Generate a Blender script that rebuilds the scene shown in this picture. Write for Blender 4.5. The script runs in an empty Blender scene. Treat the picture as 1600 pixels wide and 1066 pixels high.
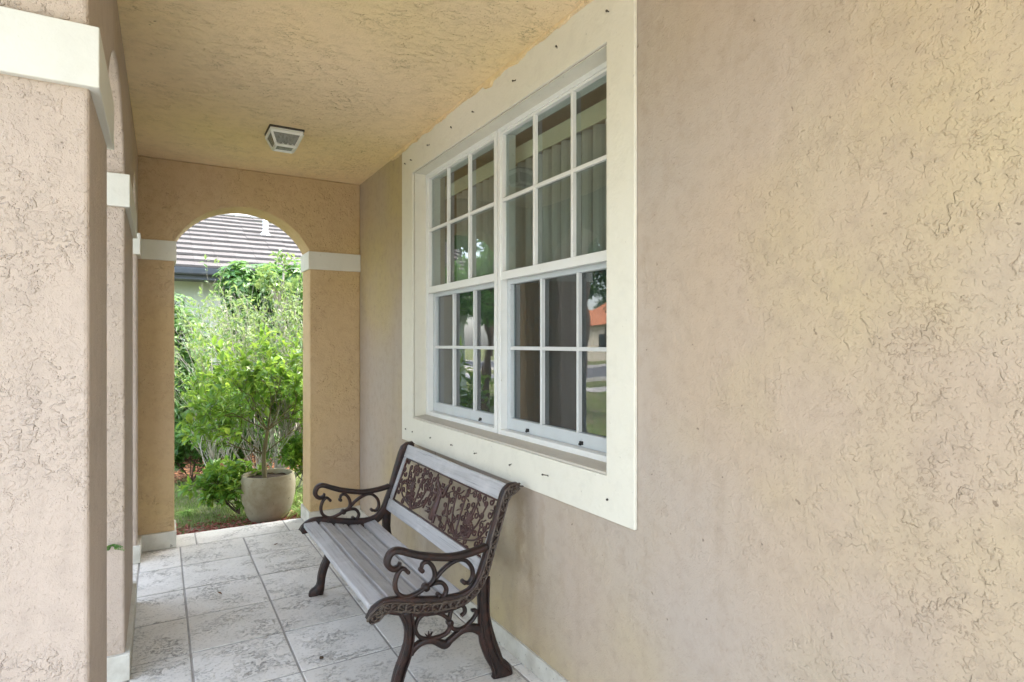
import bpy, bmesh, math, random
from math import sin, cos, pi, radians, sqrt, atan2
from mathutils import Vector, Matrix, noise
random.seed(7)
C = bpy.context.scene.collection
R = radians

# ------------------------------------------------------------------ helpers
def tag(o, label=None, cat=None, group=None, kind=None):
    if label: o['label'] = label
    if cat: o['category'] = cat
    if group: o['group'] = group
    if kind: o['kind'] = kind
    return o

def empty(name, loc, label, cat, group=None):
    o = bpy.data.objects.new(name, None); C.objects.link(o)
    o.location = loc; o.empty_display_size = .1
    return tag(o, label, cat, group)

def wloc(o):
    v = Vector((0, 0, 0))
    while o: v += Vector(o.location); o = o.parent
    return v

def obj(name, bm, mat, parent=None, smooth=False, bevel=0, seg=2, ang=35, recalc=True):
    """bm is in world coordinates; becomes ONE mesh object under parent"""
    if recalc: bmesh.ops.recalc_face_normals(bm, faces=bm.faces)
    me = bpy.data.meshes.new(name)
    if parent is not None:
        bmesh.ops.translate(bm, verts=bm.verts, vec=-wloc(parent))
    bm.to_mesh(me); bm.free()
    for m in (mat if isinstance(mat, (list, tuple)) else [mat]): me.materials.append(m)
    if smooth:
        for p in me.polygons: p.use_smooth = True
    o = bpy.data.objects.new(name, me); C.objects.link(o)
    if parent is not None: o.parent = parent
    if bevel:
        b = o.modifiers.new('bevel', 'BEVEL'); b.width = bevel; b.segments = seg
        b.limit_method = 'ANGLE'; b.angle_limit = R(ang)
    return o

def pyobj(name, verts, faces, mat, parent=None, smooth=False):
    off = wloc(parent) if parent is not None else Vector((0, 0, 0))
    me = bpy.data.meshes.new(name)
    me.from_pydata([(v[0]-off.x, v[1]-off.y, v[2]-off.z) for v in verts], [], faces)
    me.materials.append(mat); me.update()
    if smooth:
        for p in me.polygons: p.use_smooth = True
    o = bpy.data.objects.new(name, me); C.objects.link(o)
    if parent is not None: o.parent = parent
    return o

def box(bm, x0, x1, y0, y1, z0, z1):
    v = [bm.verts.new(p) for p in ((x0,y0,z0),(x1,y0,z0),(x1,y1,z0),(x0,y1,z0),(x0,y0,z1),(x1,y0,z1),(x1,y1,z1),(x0,y1,z1))]
    for f in ((0,3,2,1),(4,5,6,7),(0,1,5,4),(1,2,6,5),(2,3,7,6),(3,0,4,7)): bm.faces.new([v[i] for i in f])
    return v

def boxes(*bs):
    bm = bmesh.new()
    for b in bs: box(bm, *b)
    return bm

def prism(bm, pts, axis, a, b):
    """pts 2-D outline; axis 'x': pts=(y,z); 'y': pts=(x,z); 'z': pts=(x,y)"""
    def P(p, t):
        return {'x': (t, p[0], p[1]), 'y': (p[0], t, p[1]), 'z': (p[0], p[1], t)}[axis]
    A = [bm.verts.new(P(p, a)) for p in pts]; B = [bm.verts.new(P(p, b)) for p in pts]
    n = len(pts)
    bm.faces.new(A); bm.faces.new(B[::-1])
    for i in range(n):
        j = (i+1) % n
        bm.faces.new((A[i], A[j], B[j], B[i]))

def catmull(pts, sub=5):
    pts = [Vector(p) for p in pts]
    if len(pts) < 3: return pts
    P = [pts[0]*2-pts[1]] + pts + [pts[-1]*2-pts[-2]]
    out = []
    for i in range(1, len(P)-2):
        p0, p1, p2, p3 = P[i-1], P[i], P[i+1], P[i+2]
        for k in range(sub):
            t = k/sub
            out.append(.5*((2*p1)+(p2-p0)*t+(2*p0-5*p1+4*p2-p3)*t*t+(3*p1-p0-3*p2+p3)*t**3))
    out.append(pts[-1])
    return out

def lerp_list(l, n):
    if not isinstance(l, (list, tuple)): return [l]*n
    out = []
    for i in range(n):
        t = i/(n-1)*(len(l)-1); k = min(int(t), len(l)-2)
        out.append(l[k]+(l[k+1]-l[k])*(t-k))
    return out

def sweep(bm, pts, N, a, b, sides=8, sq=.6):
    """sweep a rounded bar along a planar polyline; N plane normal, a half width in plane, b half width along N"""
    N = Vector(N).normalized(); n = len(pts)
    A = lerp_list(a, n); Bb = lerp_list(b, n)
    rings = []
    for i, p in enumerate(pts):
        p = Vector(p)
        t = (Vector(pts[min(i+1, n-1)])-Vector(pts[max(i-1, 0)]))
        if t.length < 1e-7: t = Vector((1, 0, 0))
        t.normalize(); s = t.cross(N).normalized()
        r = []
        for k in range(sides):
            an = 2*pi*(k+.5)/sides
            c_, s_ = cos(an), sin(an)
            c_ = math.copysign(abs(c_)**sq, c_); s_ = math.copysign(abs(s_)**sq, s_)
            r.append(bm.verts.new(p+s*c_*A[i]+N*s_*Bb[i]))
        rings.append(r)
    for i in range(n-1):
        for k in range(sides):
            k2 = (k+1) % sides
            bm.faces.new((rings[i][k], rings[i][k2], rings[i+1][k2], rings[i+1][k]))
    bm.faces.new(rings[0][::-1]); bm.faces.new(rings[-1])

def tube(V, F, pts, radii, sides=5):
    """free tube into vertex / face lists"""
    n = len(pts); base = len(V); rr = lerp_list(radii, n)
    up = Vector((.31, .23, .92))
    for i, p in enumerate(pts):
        t = (Vector(pts[min(i+1, n-1)])-Vector(pts[max(i-1, 0)])).normalized()
        s = t.cross(up)
        if s.length < .1: s = t.cross(Vector((1, 0, 0)))
        s.normalize(); u = s.cross(t)
        for k in range(sides):
            an = 2*pi*k/sides
            V.append(Vector(p)+(s*cos(an)+u*sin(an))*rr[i])
    for i in range(n-1):
        for k in range(sides):
            k2 = (k+1) % sides
            F.append((base+i*sides+k, base+i*sides+k2, base+(i+1)*sides+k2, base+(i+1)*sides+k))
    F.append(tuple(base+(n-1)*sides+k for k in range(sides)))

# ------------------------------------------------------------------ materials
def newmat(name):
    m = bpy.data.materials.new(name); m.use_nodes = True
    nt = m.node_tree; nt.nodes.clear()
    out = nt.nodes.new('ShaderNodeOutputMaterial')
    return m, nt, out

class NT:
    def __init__(s, name):
        s.m, s.nt, s.out = newmat(name)
    def n(s, typ, **kw):
        nd = s.nt.nodes.new(typ)
        for k, v in kw.items():
            if k.startswith('_'): setattr(nd, k[1:], v)
            else:
                key = k.replace('__', ' ')
                if isinstance(v, bpy.types.NodeSocket): s.nt.links.new(v, nd.inputs[key])
                else: nd.inputs[key].default_value = v
        return nd
    def link(s, a, b): s.nt.links.new(a, b)
    def pos(s, scale=(1, 1, 1), rot=(0, 0, 0)):
        g = s.n('ShaderNodeNewGeometry')
        mp = s.n('ShaderNodeMapping'); s.link(g.outputs['Position'], mp.inputs['Vector'])
        mp.inputs['Scale'].default_value = scale; mp.inputs['Rotation'].default_value = rot
        return mp.outputs[0]
    def noise(s, vec, scale, detail=4, rough=.55, dist=0.):
        nd = s.n('ShaderNodeTexNoise', Scale=scale, Detail=detail, Roughness=rough, Distortion=dist)
        s.link(vec, nd.inputs['Vector']); return nd.outputs['Fac']
    def ramp(s, fac, *stops, interp='LINEAR'):
        nd = s.n('ShaderNodeValToRGB'); nd.color_ramp.interpolation = interp
        s.link(fac, nd.inputs['Fac'])
        el = nd.color_ramp.elements
        while len(el) < len(stops): el.new(.5)
        for e, (p, c) in zip(el, stops):
            e.position = p
            e.color = (c, c, c, 1) if isinstance(c, (int, float)) else (*c, 1)
        return nd.outputs['Color']
    def math(s, op, a, b=None, clamp=False):
        nd = s.n('ShaderNodeMath', _operation=op, _use_clamp=clamp)
        for i, v in enumerate((a, b)):
            if v is None: continue
            if isinstance(v, bpy.types.NodeSocket): s.link(v, nd.inputs[i])
            else: nd.inputs[i].default_value = v
        return nd.outputs[0]
    def mix(s, fac, a, b, typ='MIX'):
        nd = s.n('ShaderNodeMix', _data_type='RGBA', _blend_type=typ)
        for key, v in ((0, fac), (6, a), (7, b)):
            if isinstance(v, bpy.types.NodeSocket): s.link(v, nd.inputs[key])
            elif key == 0: nd.inputs[0].default_value = v
            else: nd.inputs[key].default_value = (*v, 1)
        return nd.outputs[2]
    def bump(s, h, dist, strength=1., normal=None):
        nd = s.n('ShaderNodeBump', Strength=strength, Distance=dist)
        s.link(h, nd.inputs['Height'])
        if normal is not None: s.link(normal, nd.inputs['Normal'])
        return nd.outputs[0]
    def bsdf(s, color, rough=.8, normal=None, spec=.3, metal=0, **kw):
        nd = s.n('ShaderNodeBsdfPrincipled')
        for key, v in (('Base Color', color), ('Roughness', rough), ('Specular IOR Level', spec), ('Metallic', metal)):
            if isinstance(v, bpy.types.NodeSocket): s.link(v, nd.inputs[key])
            elif key == 'Base Color': nd.inputs[key].default_value = (*v, 1)
            else: nd.inputs[key].default_value = v
        if normal is not None: s.link(normal, nd.inputs['Normal'])
        for k, v in kw.items(): nd.inputs[k.replace('_', ' ')].default_value = v
        s.link(nd.outputs[0], s.out.inputs['Surface'])
        return nd

def stucco(name, base, yel, pink, stretch=(1, 1, 1), density=.5, bumpd=.006, amount=1., scale=1., rough_y=None, dirt=.45, brown_patches=()):
    """hand trowelled knock-down stucco: plateaus with ragged lips, smooth areas between"""
    s = NT(name)
    p = s.pos(stretch)
    raw = s.pos()
    wob = s.n('ShaderNodeTexNoise', Scale=7*scale, Detail=3); s.link(p, wob.inputs['Vector'])
    add = s.n('ShaderNodeVectorMath', _operation='MULTIPLY_ADD')
    s.link(wob.outputs['Color'], add.inputs[0]); add.inputs[1].default_value = (.035/scale,)*3; s.link(p, add.inputs[2])
    n1 = s.noise(add.outputs[0], 15*scale, 3.2, .55, 0.)
    plate = s.ramp(n1, (.555, 0), (.605, 1))
    n2 = s.noise(add.outputs[0], 40*scale, 3, .5, .1)
    plate2 = s.ramp(n2, (.56, 0), (.62, 1))
    area = s.noise(raw, 2.3, 3, .5)
    areaf = s.ramp(area, (density-.07, 0), (density+.09, 1))
    if rough_y:      # coarser trowelling near the open end of the wall
        sx = s.n('ShaderNodeSeparateXYZ'); s.link(raw, sx.inputs[0])
        mr = s.n('ShaderNodeMapRange'); s.link(sx.outputs[1], mr.inputs[0])
        mr.inputs[1].default_value = rough_y[0]; mr.inputs[2].default_value = rough_y[1]
        areaf = s.math('MAXIMUM', areaf, mr.outputs[0])
        areaf = s.math('MULTIPLY', areaf, s.math('ADD', s.math('MULTIPLY', mr.outputs[0], .62), .38))
    e1 = s.math('SUBTRACT', 1, s.math('MULTIPLY', s.math('ABSOLUTE', s.math('SUBTRACT', n1, .565)), 60), clamp=True)
    e2 = s.math('SUBTRACT', 1, s.math('MULTIPLY', s.math('ABSOLUTE', s.math('SUBTRACT', n2, .57)), 24), clamp=True)
    crack_area = s.ramp(s.noise(raw, 5.1, 3), (.50, 0), (.68, 1))
    fine = s.noise(raw, 95, 4, .65)
    vfine = s.noise(raw, 340, 2, .5)
    brush = s.noise(s.pos((26, 26, 3.2)), 1.3, 4, .6)
    hv = s.math('ADD', .25, s.ramp(s.noise(raw, 8*scale, 3, .6), (.35, 0), (.68, 1)))
    sweep_ = s.noise(s.pos((2.0*stretch[0], 3.2*stretch[1], 1.6), (.5, .35, .2)), 3.2, 4, .55, 1.2)
    grit = s.ramp(s.noise(raw, 150, 3, .6), (.55, 0), (.72, 1))
    h = s.math('MULTIPLY', s.math('MULTIPLY', plate, hv), s.math('MULTIPLY', areaf, .95*amount))
    h = s.math('ADD', h, s.math('MULTIPLY', sweep_, 1.1))
    h = s.math('ADD', h, s.math('MULTIPLY', grit, .24))
    h = s.math('ADD', h, s.math('MULTIPLY', plate2, s.math('MULTIPLY', areaf, .38*amount)))
    h = s.math('ADD', h, s.math('MULTIPLY', fine, .30))
    h = s.math('ADD', h, s.math('MULTIPLY', vfine, .16))
    h = s.math('ADD', h, s.math('MULTIPLY', brush, .22))
    nrm = s.bump(h, bumpd)
    lowz = s.noise(raw, 1.15, 3, .5)
    big = s.noise(raw, .7, 2, .5)
    col = s.mix(s.ramp(lowz, (.38, 0), (.62, 1)), base, yel)
    col = s.mix(s.math('MULTIPLY', s.ramp(big, (.42, 0), (.62, 1)), .9), col, pink)
    mott = s.noise(raw, 19, 5, .65)
    col = s.mix(s.math('MULTIPLY', s.ramp(mott, (.48, 0), (.70, 1)), .36), col, tuple(c*.72 for c in base))
    streak = s.noise(s.pos((9, 9, .8)), 1., 4, .6)
    col = s.mix(s.math('MULTIPLY', s.ramp(streak, (.52, 0), (.75, 1)), .25), col, tuple(c*.80 for c in base))
    d = s.math('MULTIPLY', s.math('MULTIPLY', s.math('MAXIMUM', e1, s.math('MULTIPLY', e2, .6)), areaf), s.math('MULTIPLY', crack_area, dirt))
    col = s.mix(d, col, (.10, .06, .03))
    specks = s.ramp(s.noise(raw, 46, 2, .4), (.765, 0), (.79, 1))
    col = s.mix(s.math('MULTIPLY', specks, .5), col, (.07, .045, .03))
    for (sy, sz, wy, wz, f) in brown_patches:  # soft brown ovals with noisy edges, mixed into the wall colour
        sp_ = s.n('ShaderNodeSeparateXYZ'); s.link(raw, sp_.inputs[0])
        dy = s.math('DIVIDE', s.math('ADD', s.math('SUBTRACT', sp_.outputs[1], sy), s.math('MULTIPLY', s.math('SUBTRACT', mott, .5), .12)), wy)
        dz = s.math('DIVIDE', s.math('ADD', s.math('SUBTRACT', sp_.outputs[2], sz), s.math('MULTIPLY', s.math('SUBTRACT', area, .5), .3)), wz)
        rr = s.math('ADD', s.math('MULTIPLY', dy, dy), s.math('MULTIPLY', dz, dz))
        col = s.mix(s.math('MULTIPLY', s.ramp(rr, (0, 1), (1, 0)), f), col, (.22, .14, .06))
    s.bsdf(col, .88, nrm, .18)
    return s.m

WALLC, YEL, PINK = (.585, .405, .255), (.60, .425, .22), (.60, .43, .31)
M = {}
M['stucco_wall'] = stucco('stucco_wall', (.430, .340, .248), (.450, .362, .205), (.405, .350, .295), scale=1.8, density=.50, bumpd=.0028, rough_y=(1.3, .6), dirt=.55, brown_patches=((2.30, .52, .045, .20, .38), (2.20, .36, .03, .12, .25), (2.12, .62, .03, .14, .18), (2.27, .20, .10, .10, .2)))
M['stucco_end'] = stucco('stucco_end', (.54, .385, .205), (.56, .41, .20), (.53, .39, .245), scale=1.4, density=.45, bumpd=.005, dirt=.30)
M['stucco_side'] = stucco('stucco_side', (.475, .388, .315), (.475, .380, .285), (.485, .40, .33), density=.47, bumpd=.0036, scale=2.7, dirt=.08)
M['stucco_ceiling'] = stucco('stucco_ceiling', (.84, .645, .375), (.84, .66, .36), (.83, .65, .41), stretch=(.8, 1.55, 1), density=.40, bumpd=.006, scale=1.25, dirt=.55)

def painted(name, base, rough=.55, bumpd=.0008, dirt=(.35, .32, .26), dirtf=.25):
    s = NT(name); p = s.pos()
    n = s.noise(p, 14, 5, .6)
    col = s.mix(s.math('MULTIPLY', s.ramp(n, (.5, 0), (.78, 1)), dirtf), base, dirt)
    sp = s.ramp(s.noise(p, 60, 2, .4), (.74, 0), (.78, 1))
    col = s.mix(s.math('MULTIPLY', sp, .5), col, dirt)
    h = s.math('ADD', s.noise(p, 60, 3), s.math('MULTIPLY', s.noise(p, 9, 2), 2))
    s.bsdf(col, rough, s.bump(h, bumpd), .35)
    return s.m
M['trim'] = painted('trim_paint', (.68, .65, .54), .7, .0022, dirtf=.14)
M['band'] = painted('band_paint', (.62, .605, .53), .62, .0010, dirtf=.12)
M['frame'] = painted('frame_paint', (.72, .72, .68), .35, .0002, dirtf=.10)
M['muntin_grey'] = painted('muntin_paint', (.60, .61, .59), .4, .0002, dirtf=.15)
M['sash'] = painted('sash_paint', (.50, .53, .53), .4, .0002, dirtf=.15)
M['lamp_white'] = painted('lamp_paint', (.78, .78, .72), .4, .0003, dirt=(.3, .28, .2), dirtf=.3)
M['sill'] = painted('sill_stucco', (.50, .46, .38), .8, .002)

def concrete(name, base, dark, bumpd=.002):
    s = NT(name); p = s.pos()
    n = s.noise(p, 7, 6, .65); f = s.noise(p, 80, 4, .6)
    col = s.mix(s.ramp(n, (.42, 0), (.72, 1)), base, dark)
    pits = s.ramp(s.noise(p, 38, 3, .5), (.68, 0), (.74, 1))
    col = s.mix(s.math('MULTIPLY', pits, .7), col, tuple(c*.35 for c in dark))
    h = s.math('SUBTRACT', f, s.math('MULTIPLY', pits, 1.5))
    s.bsdf(col, .85, s.bump(h, bumpd), .25)
    return s.m
M['baseboard'] = concrete('baseboard_tile', (.58, .56, .48), (.42, .39, .32))
M['grout'] = concrete('grout', (.36, .345, .315), (.26, .245, .22))
M['pot'] = concrete('pot_glaze', (.29, .265, .18), (.20, .165, .095), .001)
M['soil'] = concrete('soil', (.06, .04, .025), (.03, .02, .012), .01)

def tiles_mat():
    s = NT('travertine'); p = s.pos((1.0, 1.2, 1))
    g = s.n('ShaderNodeNewGeometry')
    rnd = g.outputs['Random Per Island']
    off = s.n('ShaderNodeVectorMath', _operation='MULTIPLY_ADD')
    cx = s.n('ShaderNodeCombineXYZ', X=rnd, Y=rnd, Z=rnd)
    s.link(cx.outputs[0], off.inputs[0]); off.inputs[1].default_value = (131, 73, 37); s.link(p, off.inputs[2])
    v = off.outputs[0]
    n1 = s.noise(v, 46, 5, .62, .1)
    patch = s.ramp(s.noise(v, 5.5, 3, .6), (.46, 0), (.66, 1))
    pits = s.math('MULTIPLY', s.ramp(n1, (.51, 0), (.57, 1)), patch)
    n2 = s.noise(v, 75, 4, .6)
    pits2 = s.math('MULTIPLY', s.ramp(n2, (.57, 0), (.63, 1)), s.math('ADD', s.math('MULTIPLY', patch, .6), .35))
    base = s.mix(rnd, (.76, .735, .675), (.64, .61, .545))
    stain = s.ramp(s.noise(s.pos(), 3.1, 5, .65), (.46, 0), (.72, 1))
    col = s.mix(s.math('MULTIPLY', stain, .38), base, (.46, .43, .36))
    col = s.mix(s.math('MULTIPLY', pits, .62), col, (.33, .31, .27))
    col = s.mix(s.math('MULTIPLY', pits2, .75), col, (.24, .23, .21))
    h = s.math('SUBTRACT', s.math('MULTIPLY', s.noise(v, 160, 3), .25), s.math('ADD', pits, s.math('MULTIPLY', pits2, .6)))
    s.bsdf(col, s.ramp(n1, (.3, .5), (.7, .75)), s.bump(h, .0045), .3)
    return s.m
M['tile'] = tiles_mat()

def iron_mat(name, base, rust):
    s = NT(name); p = s.pos()
    n = s.noise(p, 26, 5, .65)
    col = s.mix(s.ramp(n, (.42, 0), (.66, 1)), base, rust)
    h = s.noise(p, 240, 4, .6)
    s.bsdf(col, s.ramp(n, (.3, .38), (.8, .62)), s.bump(h, .0007), .5, .25)
    return s.m
M['iron'] = iron_mat('cast_iron', (.017, .011, .009), (.050, .021, .014))
M['iron_worn'] = iron_mat('cast_iron_worn', (.10, .078, .058), (.055, .033, .024))
M['iron_panel'] = iron_mat('cast_panel', (.060, .030, .026), (.10, .047, .038))
M['black'] = iron_mat('black_plastic', (.012, .012, .013), (.02, .02, .02))
M['bolt'] = iron_mat('stud_metal', (.10, .09, .075), (.05, .035, .02))

def wood_mat():
    s = NT('weathered_wood'); p = s.pos((34, 1.3, 34))
    n = s.noise(p, 1.6, 6, .65, .4)
    n2 = s.noise(s.pos((90, 2.2, 90)), 1.5, 4, .6)
    m = s.noise(s.pos(), 9, 4, .6)
    g = s.n('ShaderNodeNewGeometry')
    base = s.mix(g.outputs['Random Per Island'], (.46, .455, .45), (.36, .355, .35))
    col = s.mix(s.ramp(n, (.48, 0), (.80, 1)), base, (.25, .235, .22))
    col = s.mix(s.math('MULTIPLY', s.ramp(m, (.5, 0), (.7, 1)), .4), col, (.60, .59, .57))
    col = s.mix(s.math('MULTIPLY', s.ramp(n2, (.62, 0), (.70, 1)), .7), col, (.15, .145, .15))
    s.bsdf(col, .7, s.bump(s.math('ADD', n, n2), .0014), .3)
    return s.m
M['wood'] = wood_mat()

def glass_mat(name, refl=1.0, tint=(.92, .95, .93)):
    s = NT(name)
    fr = s.n('ShaderNodeFresnel', IOR=1.5)
    gg = s.n('ShaderNodeNewGeometry')
    fac = s.math('MULTIPLY', s.math('MULTIPLY', fr.outputs[0], refl, clamp=True), s.math('SUBTRACT', 1, gg.outputs['Backfacing']))
    p = s.pos()
    nb = s.bump(s.noise(p, 2.6, 2), .0022)
    gl = s.n('ShaderNodeBsdfGlossy', Roughness=0.02); gl.inputs['Color'].default_value = (1, 1, 1, 1)
    s.link(nb, gl.inputs['Normal'])
    tr = s.n('ShaderNodeBsdfTransparent'); tr.inputs['Color'].default_value = (*tint, 1)
    mx = s.n('ShaderNodeMixShader'); s.link(fac, mx.inputs[0]); s.link(tr.outputs[0], mx.inputs[1]); s.link(gl.outputs[0], mx.inputs[2])
    s.link(mx.outputs[0], s.out.inputs['Surface'])
    return s.m
M['glass'] = glass_mat('window_glass', 1.9, (.86, .92, .91))
M['lamp_glass'] = None

def lampglass():
    s = NT('ribbed_lamp_glass'); p = s.pos()
    w = s.n('ShaderNodeTexVoronoi', Scale=70); s.link(p, w.inputs['Vector'])
    nb = s.bump(w.outputs['Distance'], .003)
    s.bsdf((.26, .26, .21), .15, nb, .5, 0, Transmission_Weight=.35)
    return s.m
M['lamp_glass'] = lampglass()

def screen_mat():
    s = NT('insect_screen')
    d = s.n('ShaderNodeBsdfDiffuse'); d.inputs['Color'].default_value = (.035, .042, .050, 1)
    tr = s.n('ShaderNodeBsdfTransparent')
    mx = s.n('ShaderNodeMixShader'); mx.inputs[0].default_value = .50
    s.link(tr.outputs[0], mx.inputs[1]); s.link(d.outputs[0], mx.inputs[2]); s.link(mx.outputs[0], s.out.inputs['Surface'])
    return s.m
M['screen'] = screen_mat()

def cloth_mat(name, base, trans=.35):
    s = NT(name); p = s.pos((1, 1, 1))
    n = s.noise(s.pos((60, 60, 2)), 2, 3)
    g = s.n('ShaderNodeNewGeometry')
    col = s.mix(s.math('MULTIPLY', n, .5), base, tuple(c*.7 for c in base))
    b = s.bsdf(col, .75, None, .25)
    t = s.n('ShaderNodeBsdfTranslucent'); s.link(col, t.inputs['Color'])
    mx = s.n('ShaderNodeMixShader'); mx.inputs[0].default_value = trans
    s.link(b.outputs[0], mx.inputs[1]); s.link(t.outputs[0], mx.inputs[2]); s.link(mx.outputs[0], s.out.inputs['Surface'])
    return s.m
M['vane'] = cloth_mat('blind_vane', (.56, .53, .47))
M['valance'] = painted('valance', (.52, .47, .33), .6, .0003)
M['room'] = painted('room_paint', (.38, .33, .25), .8, .0003)

def leaf_mat(name, a, b, c, trans=.38, rough=.38):
    s = NT(name)
    g = s.n('ShaderNodeNewGeometry'); rnd = g.outputs['Random Per Island']
    col = s.ramp(rnd, (0, a), (.5, b), (1, c))
    n = s.noise(s.pos(), 30, 3)
    col = s.mix(s.math('MULTIPLY', n, .35), col, tuple(x*.6 for x in a))
    pb = s.bsdf(col, rough, None, .45)
    t = s.n('ShaderNodeBsdfTranslucent')
    tc = s.mix(.5, col, tuple(min(1, x*1.6) for x in c)); s.link(tc, t.inputs['Color'])
    mx = s.n('ShaderNodeMixShader'); mx.inputs[0].default_value = trans
    s.link(pb.outputs[0], mx.inputs[1]); s.link(t.outputs[0], mx.inputs[2]); s.link(mx.outputs[0], s.out.inputs['Surface'])
    return s.m
M['leaf_bright'] = leaf_mat('leaf_bright', (.045, .14, .02), (.13, .30, .035), (.32, .44, .06))
M['leaf_pale'] = leaf_mat('leaf_pale', (.055, .13, .035), (.13, .25, .055), (.27, .34, .10))
M['leaf_dark'] = leaf_mat('leaf_dark', (.022, .075, .028), (.035, .11, .035), (.07, .17, .04), .3, .3)
M['leaf_mid'] = leaf_mat('leaf_mid', (.04, .12, .03), (.08, .20, .04), (.17, .30, .06), .4, .35)
M['leaf_far'] = leaf_mat('leaf_far', (.025, .07, .018), (.045, .11, .025), (.08, .16, .035), .35, .6)
M['grass'] = leaf_mat('grass_blade', (.08, .15, .025), (.15, .24, .05), (.30, .33, .12), .4, .6)
M['blade'] = leaf_mat('blade_leaf', (.09, .22, .03), (.17, .33, .06), (.36, .45, .14), .4, .45)

def bark(name, a, b, sc=30):
    s = NT(name); n = s.noise(s.pos((1, 1, .35)), sc, 5, .65)
    s.bsdf(s.mix(n, a, b), .85, s.bump(n, .004), .2)
    return s.m
M['bark_grey'] = bark('bark_grey', (.50, .47, .41), (.28, .25, .21))
M['bark_olive'] = bark('bark_olive', (.16, .15, .07), (.09, .07, .04))
M['bark_dark'] = bark('bark_dark', (.10, .07, .045), (.05, .035, .025))

def ground_mat():
    s = NT('lawn_soil'); p = s.pos()
    n = s.noise(p, 5, 6, .65); n2 = s.noise(p, 45, 4, .6); n3 = s.noise(p, .4, 3)
    grass = s.mix(s.ramp(n2, (.35, 0), (.65, 1)), (.075, .125, .03), (.17, .23, .07))
    dry = s.mix(s.ramp(n, (.40, 0), (.62, 1)), grass, (.24, .21, .13))
    s.bsdf(dry, .95, s.bump(n2, .02), .1)
    return s.m
M['ground'] = ground_mat()
M['mulch_base'] = concrete('mulch_base', (.11, .055, .032), (.06, .03, .02), .02)
def chip(name, a, b, c):
    s = NT(name); g = s.n('ShaderNodeNewGeometry')
    col = s.ramp(g.outputs['Random Per Island'], (0, a), (.55, b), (1, c))
    s.bsdf(col, .85, s.bump(s.noise(s.pos(), 120, 3), .002), .2); return s.m
M['chips_red'] = chip('red_chips', (.16, .04, .028), (.28, .09, .065), (.42, .22, .17))
M['chips_brown'] = chip('brown_chips', (.10, .04, .02), (.20, .09, .04), (.34, .19, .10))
M['asphalt'] = concrete('asphalt', (.16, .16, .165), (.11, .11, .115), .004)
M['pavement'] = concrete('pavement', (.55, .53, .50), (.45, .43, .40), .002)

def rooftile(name, a, b, row=.33):
    s = NT(name); p = s.pos((2.5, 2.5, 2.5))
    n = s.noise(p, 6, 5, .6); g = s.n('ShaderNodeNewGeometry')
    col = s.mix(s.math('ADD', s.math('MULTIPLY', n, .6), s.math('MULTIPLY', g.outputs['Random Per Island'], .4)), a, b)
    lichen = s.ramp(s.noise(s.pos(), 2.6, 5, .6), (.56, 0), (.70, 1))
    col = s.mix(s.math('MULTIPLY', lichen, .4), col, tuple(min(1, x*1.7) for x in a))
    s.bsdf(col, .85, s.bump(s.noise(p, 20, 3), .004), .2); return s.m
M['roof_grey'] = rooftile('roof_grey', (.118, .108, .098), (.080, .072, .066))
M['roof_orange'] = rooftile('roof_orange', (.50, .20, .10), (.38, .15, .08))
M['house_green'] = painted('house_green', (.42, .48, .38), .8, .003)
M['house_cream'] = painted('house_cream', (.60, .54, .44), .8, .003)
M['gutter'] = painted('gutter_dark', (.075, .085, .10), .45, .0003, dirt=(.2, .2, .2))
M['fence'] = bark('fence_wood', (.06, .045, .038), (.03, .024, .02), 14)
M['white_pipe'] = painted('pipe_white', (.75, .74, .72), .5, .0002)
M['dark_glass'] = NT('dark_glass'); M['dark_glass'].bsdf((.02, .025, .03), .08, None, .5); M['dark_glass'] = M['dark_glass'].m

# ------------------------------------------------------------------ main dimensions (metres)
WX = 1.378          # face of the house wall
CEIL = 2.66
EY0, EY1 = 4.763, 5.03   # end arch wall
SX = -.124          # inner face of the arcade
SXO = -.43          # outer face
SPR, RISE = 2.10, .285
B0, B1 = 1.965, 2.10     # white impost bands

def arch_pts(a, b, n=22, spr=SPR, rise=RISE):
    c = (a+b)/2; hw = (b-a)/2
    Rr = (hw*hw+rise*rise)/(2*rise); cz = spr+rise-Rr
    a0 = math.asin(min(1, hw/Rr))
    out = []
    for i in range(n+1):
        t = -a0+2*a0*i/n
        out.append((c+Rr*sin(t), cz+Rr*cos(t)))
    return out

# ------------------------------------------------------------------ setting: ground
bm = bmesh.new()
N_ = 40
box(bm, -250, 250, -250, 250, -.6, -.10)
tag(obj('ground', bm, M['ground']), kind='structure')
bm = boxes((-.52, WX+.1, -1.3, 5.052, -.35, -.0028))

tag(obj('porch_slab', bm, M['grout']), kind='structure')

bm = bmesh.new()
G = .0046
def tile(x0, x1, y0, y1):
    j = lambda: random.uniform(-.0012, .0012)
    dz = random.uniform(-.001, .001)
    box(bm, x0+G+j(), x1-G+j(), y0+G+j(), y1-G+j(), -.03, dz)
ys = [4.745-.413*k for k in range(15)][::-1]
xs = [-.112, .122, .521, .921, 1.321, 1.376]
for i in range(len(ys)-1):
    for k in range(len(xs)-1):
        tile(xs[k], xs[k+1], ys[i], ys[i+1])
    tile(-.518, -.112, ys[i], ys[i+1])
for a, b in ((-.518, .225), (.225, .84), (.84, 1.376)):
    tile(a, b, 4.745, 5.05)
tag(obj('porch_tile_floor', bm, M['tile'], bevel=.0028, seg=2), kind='structure')

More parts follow.
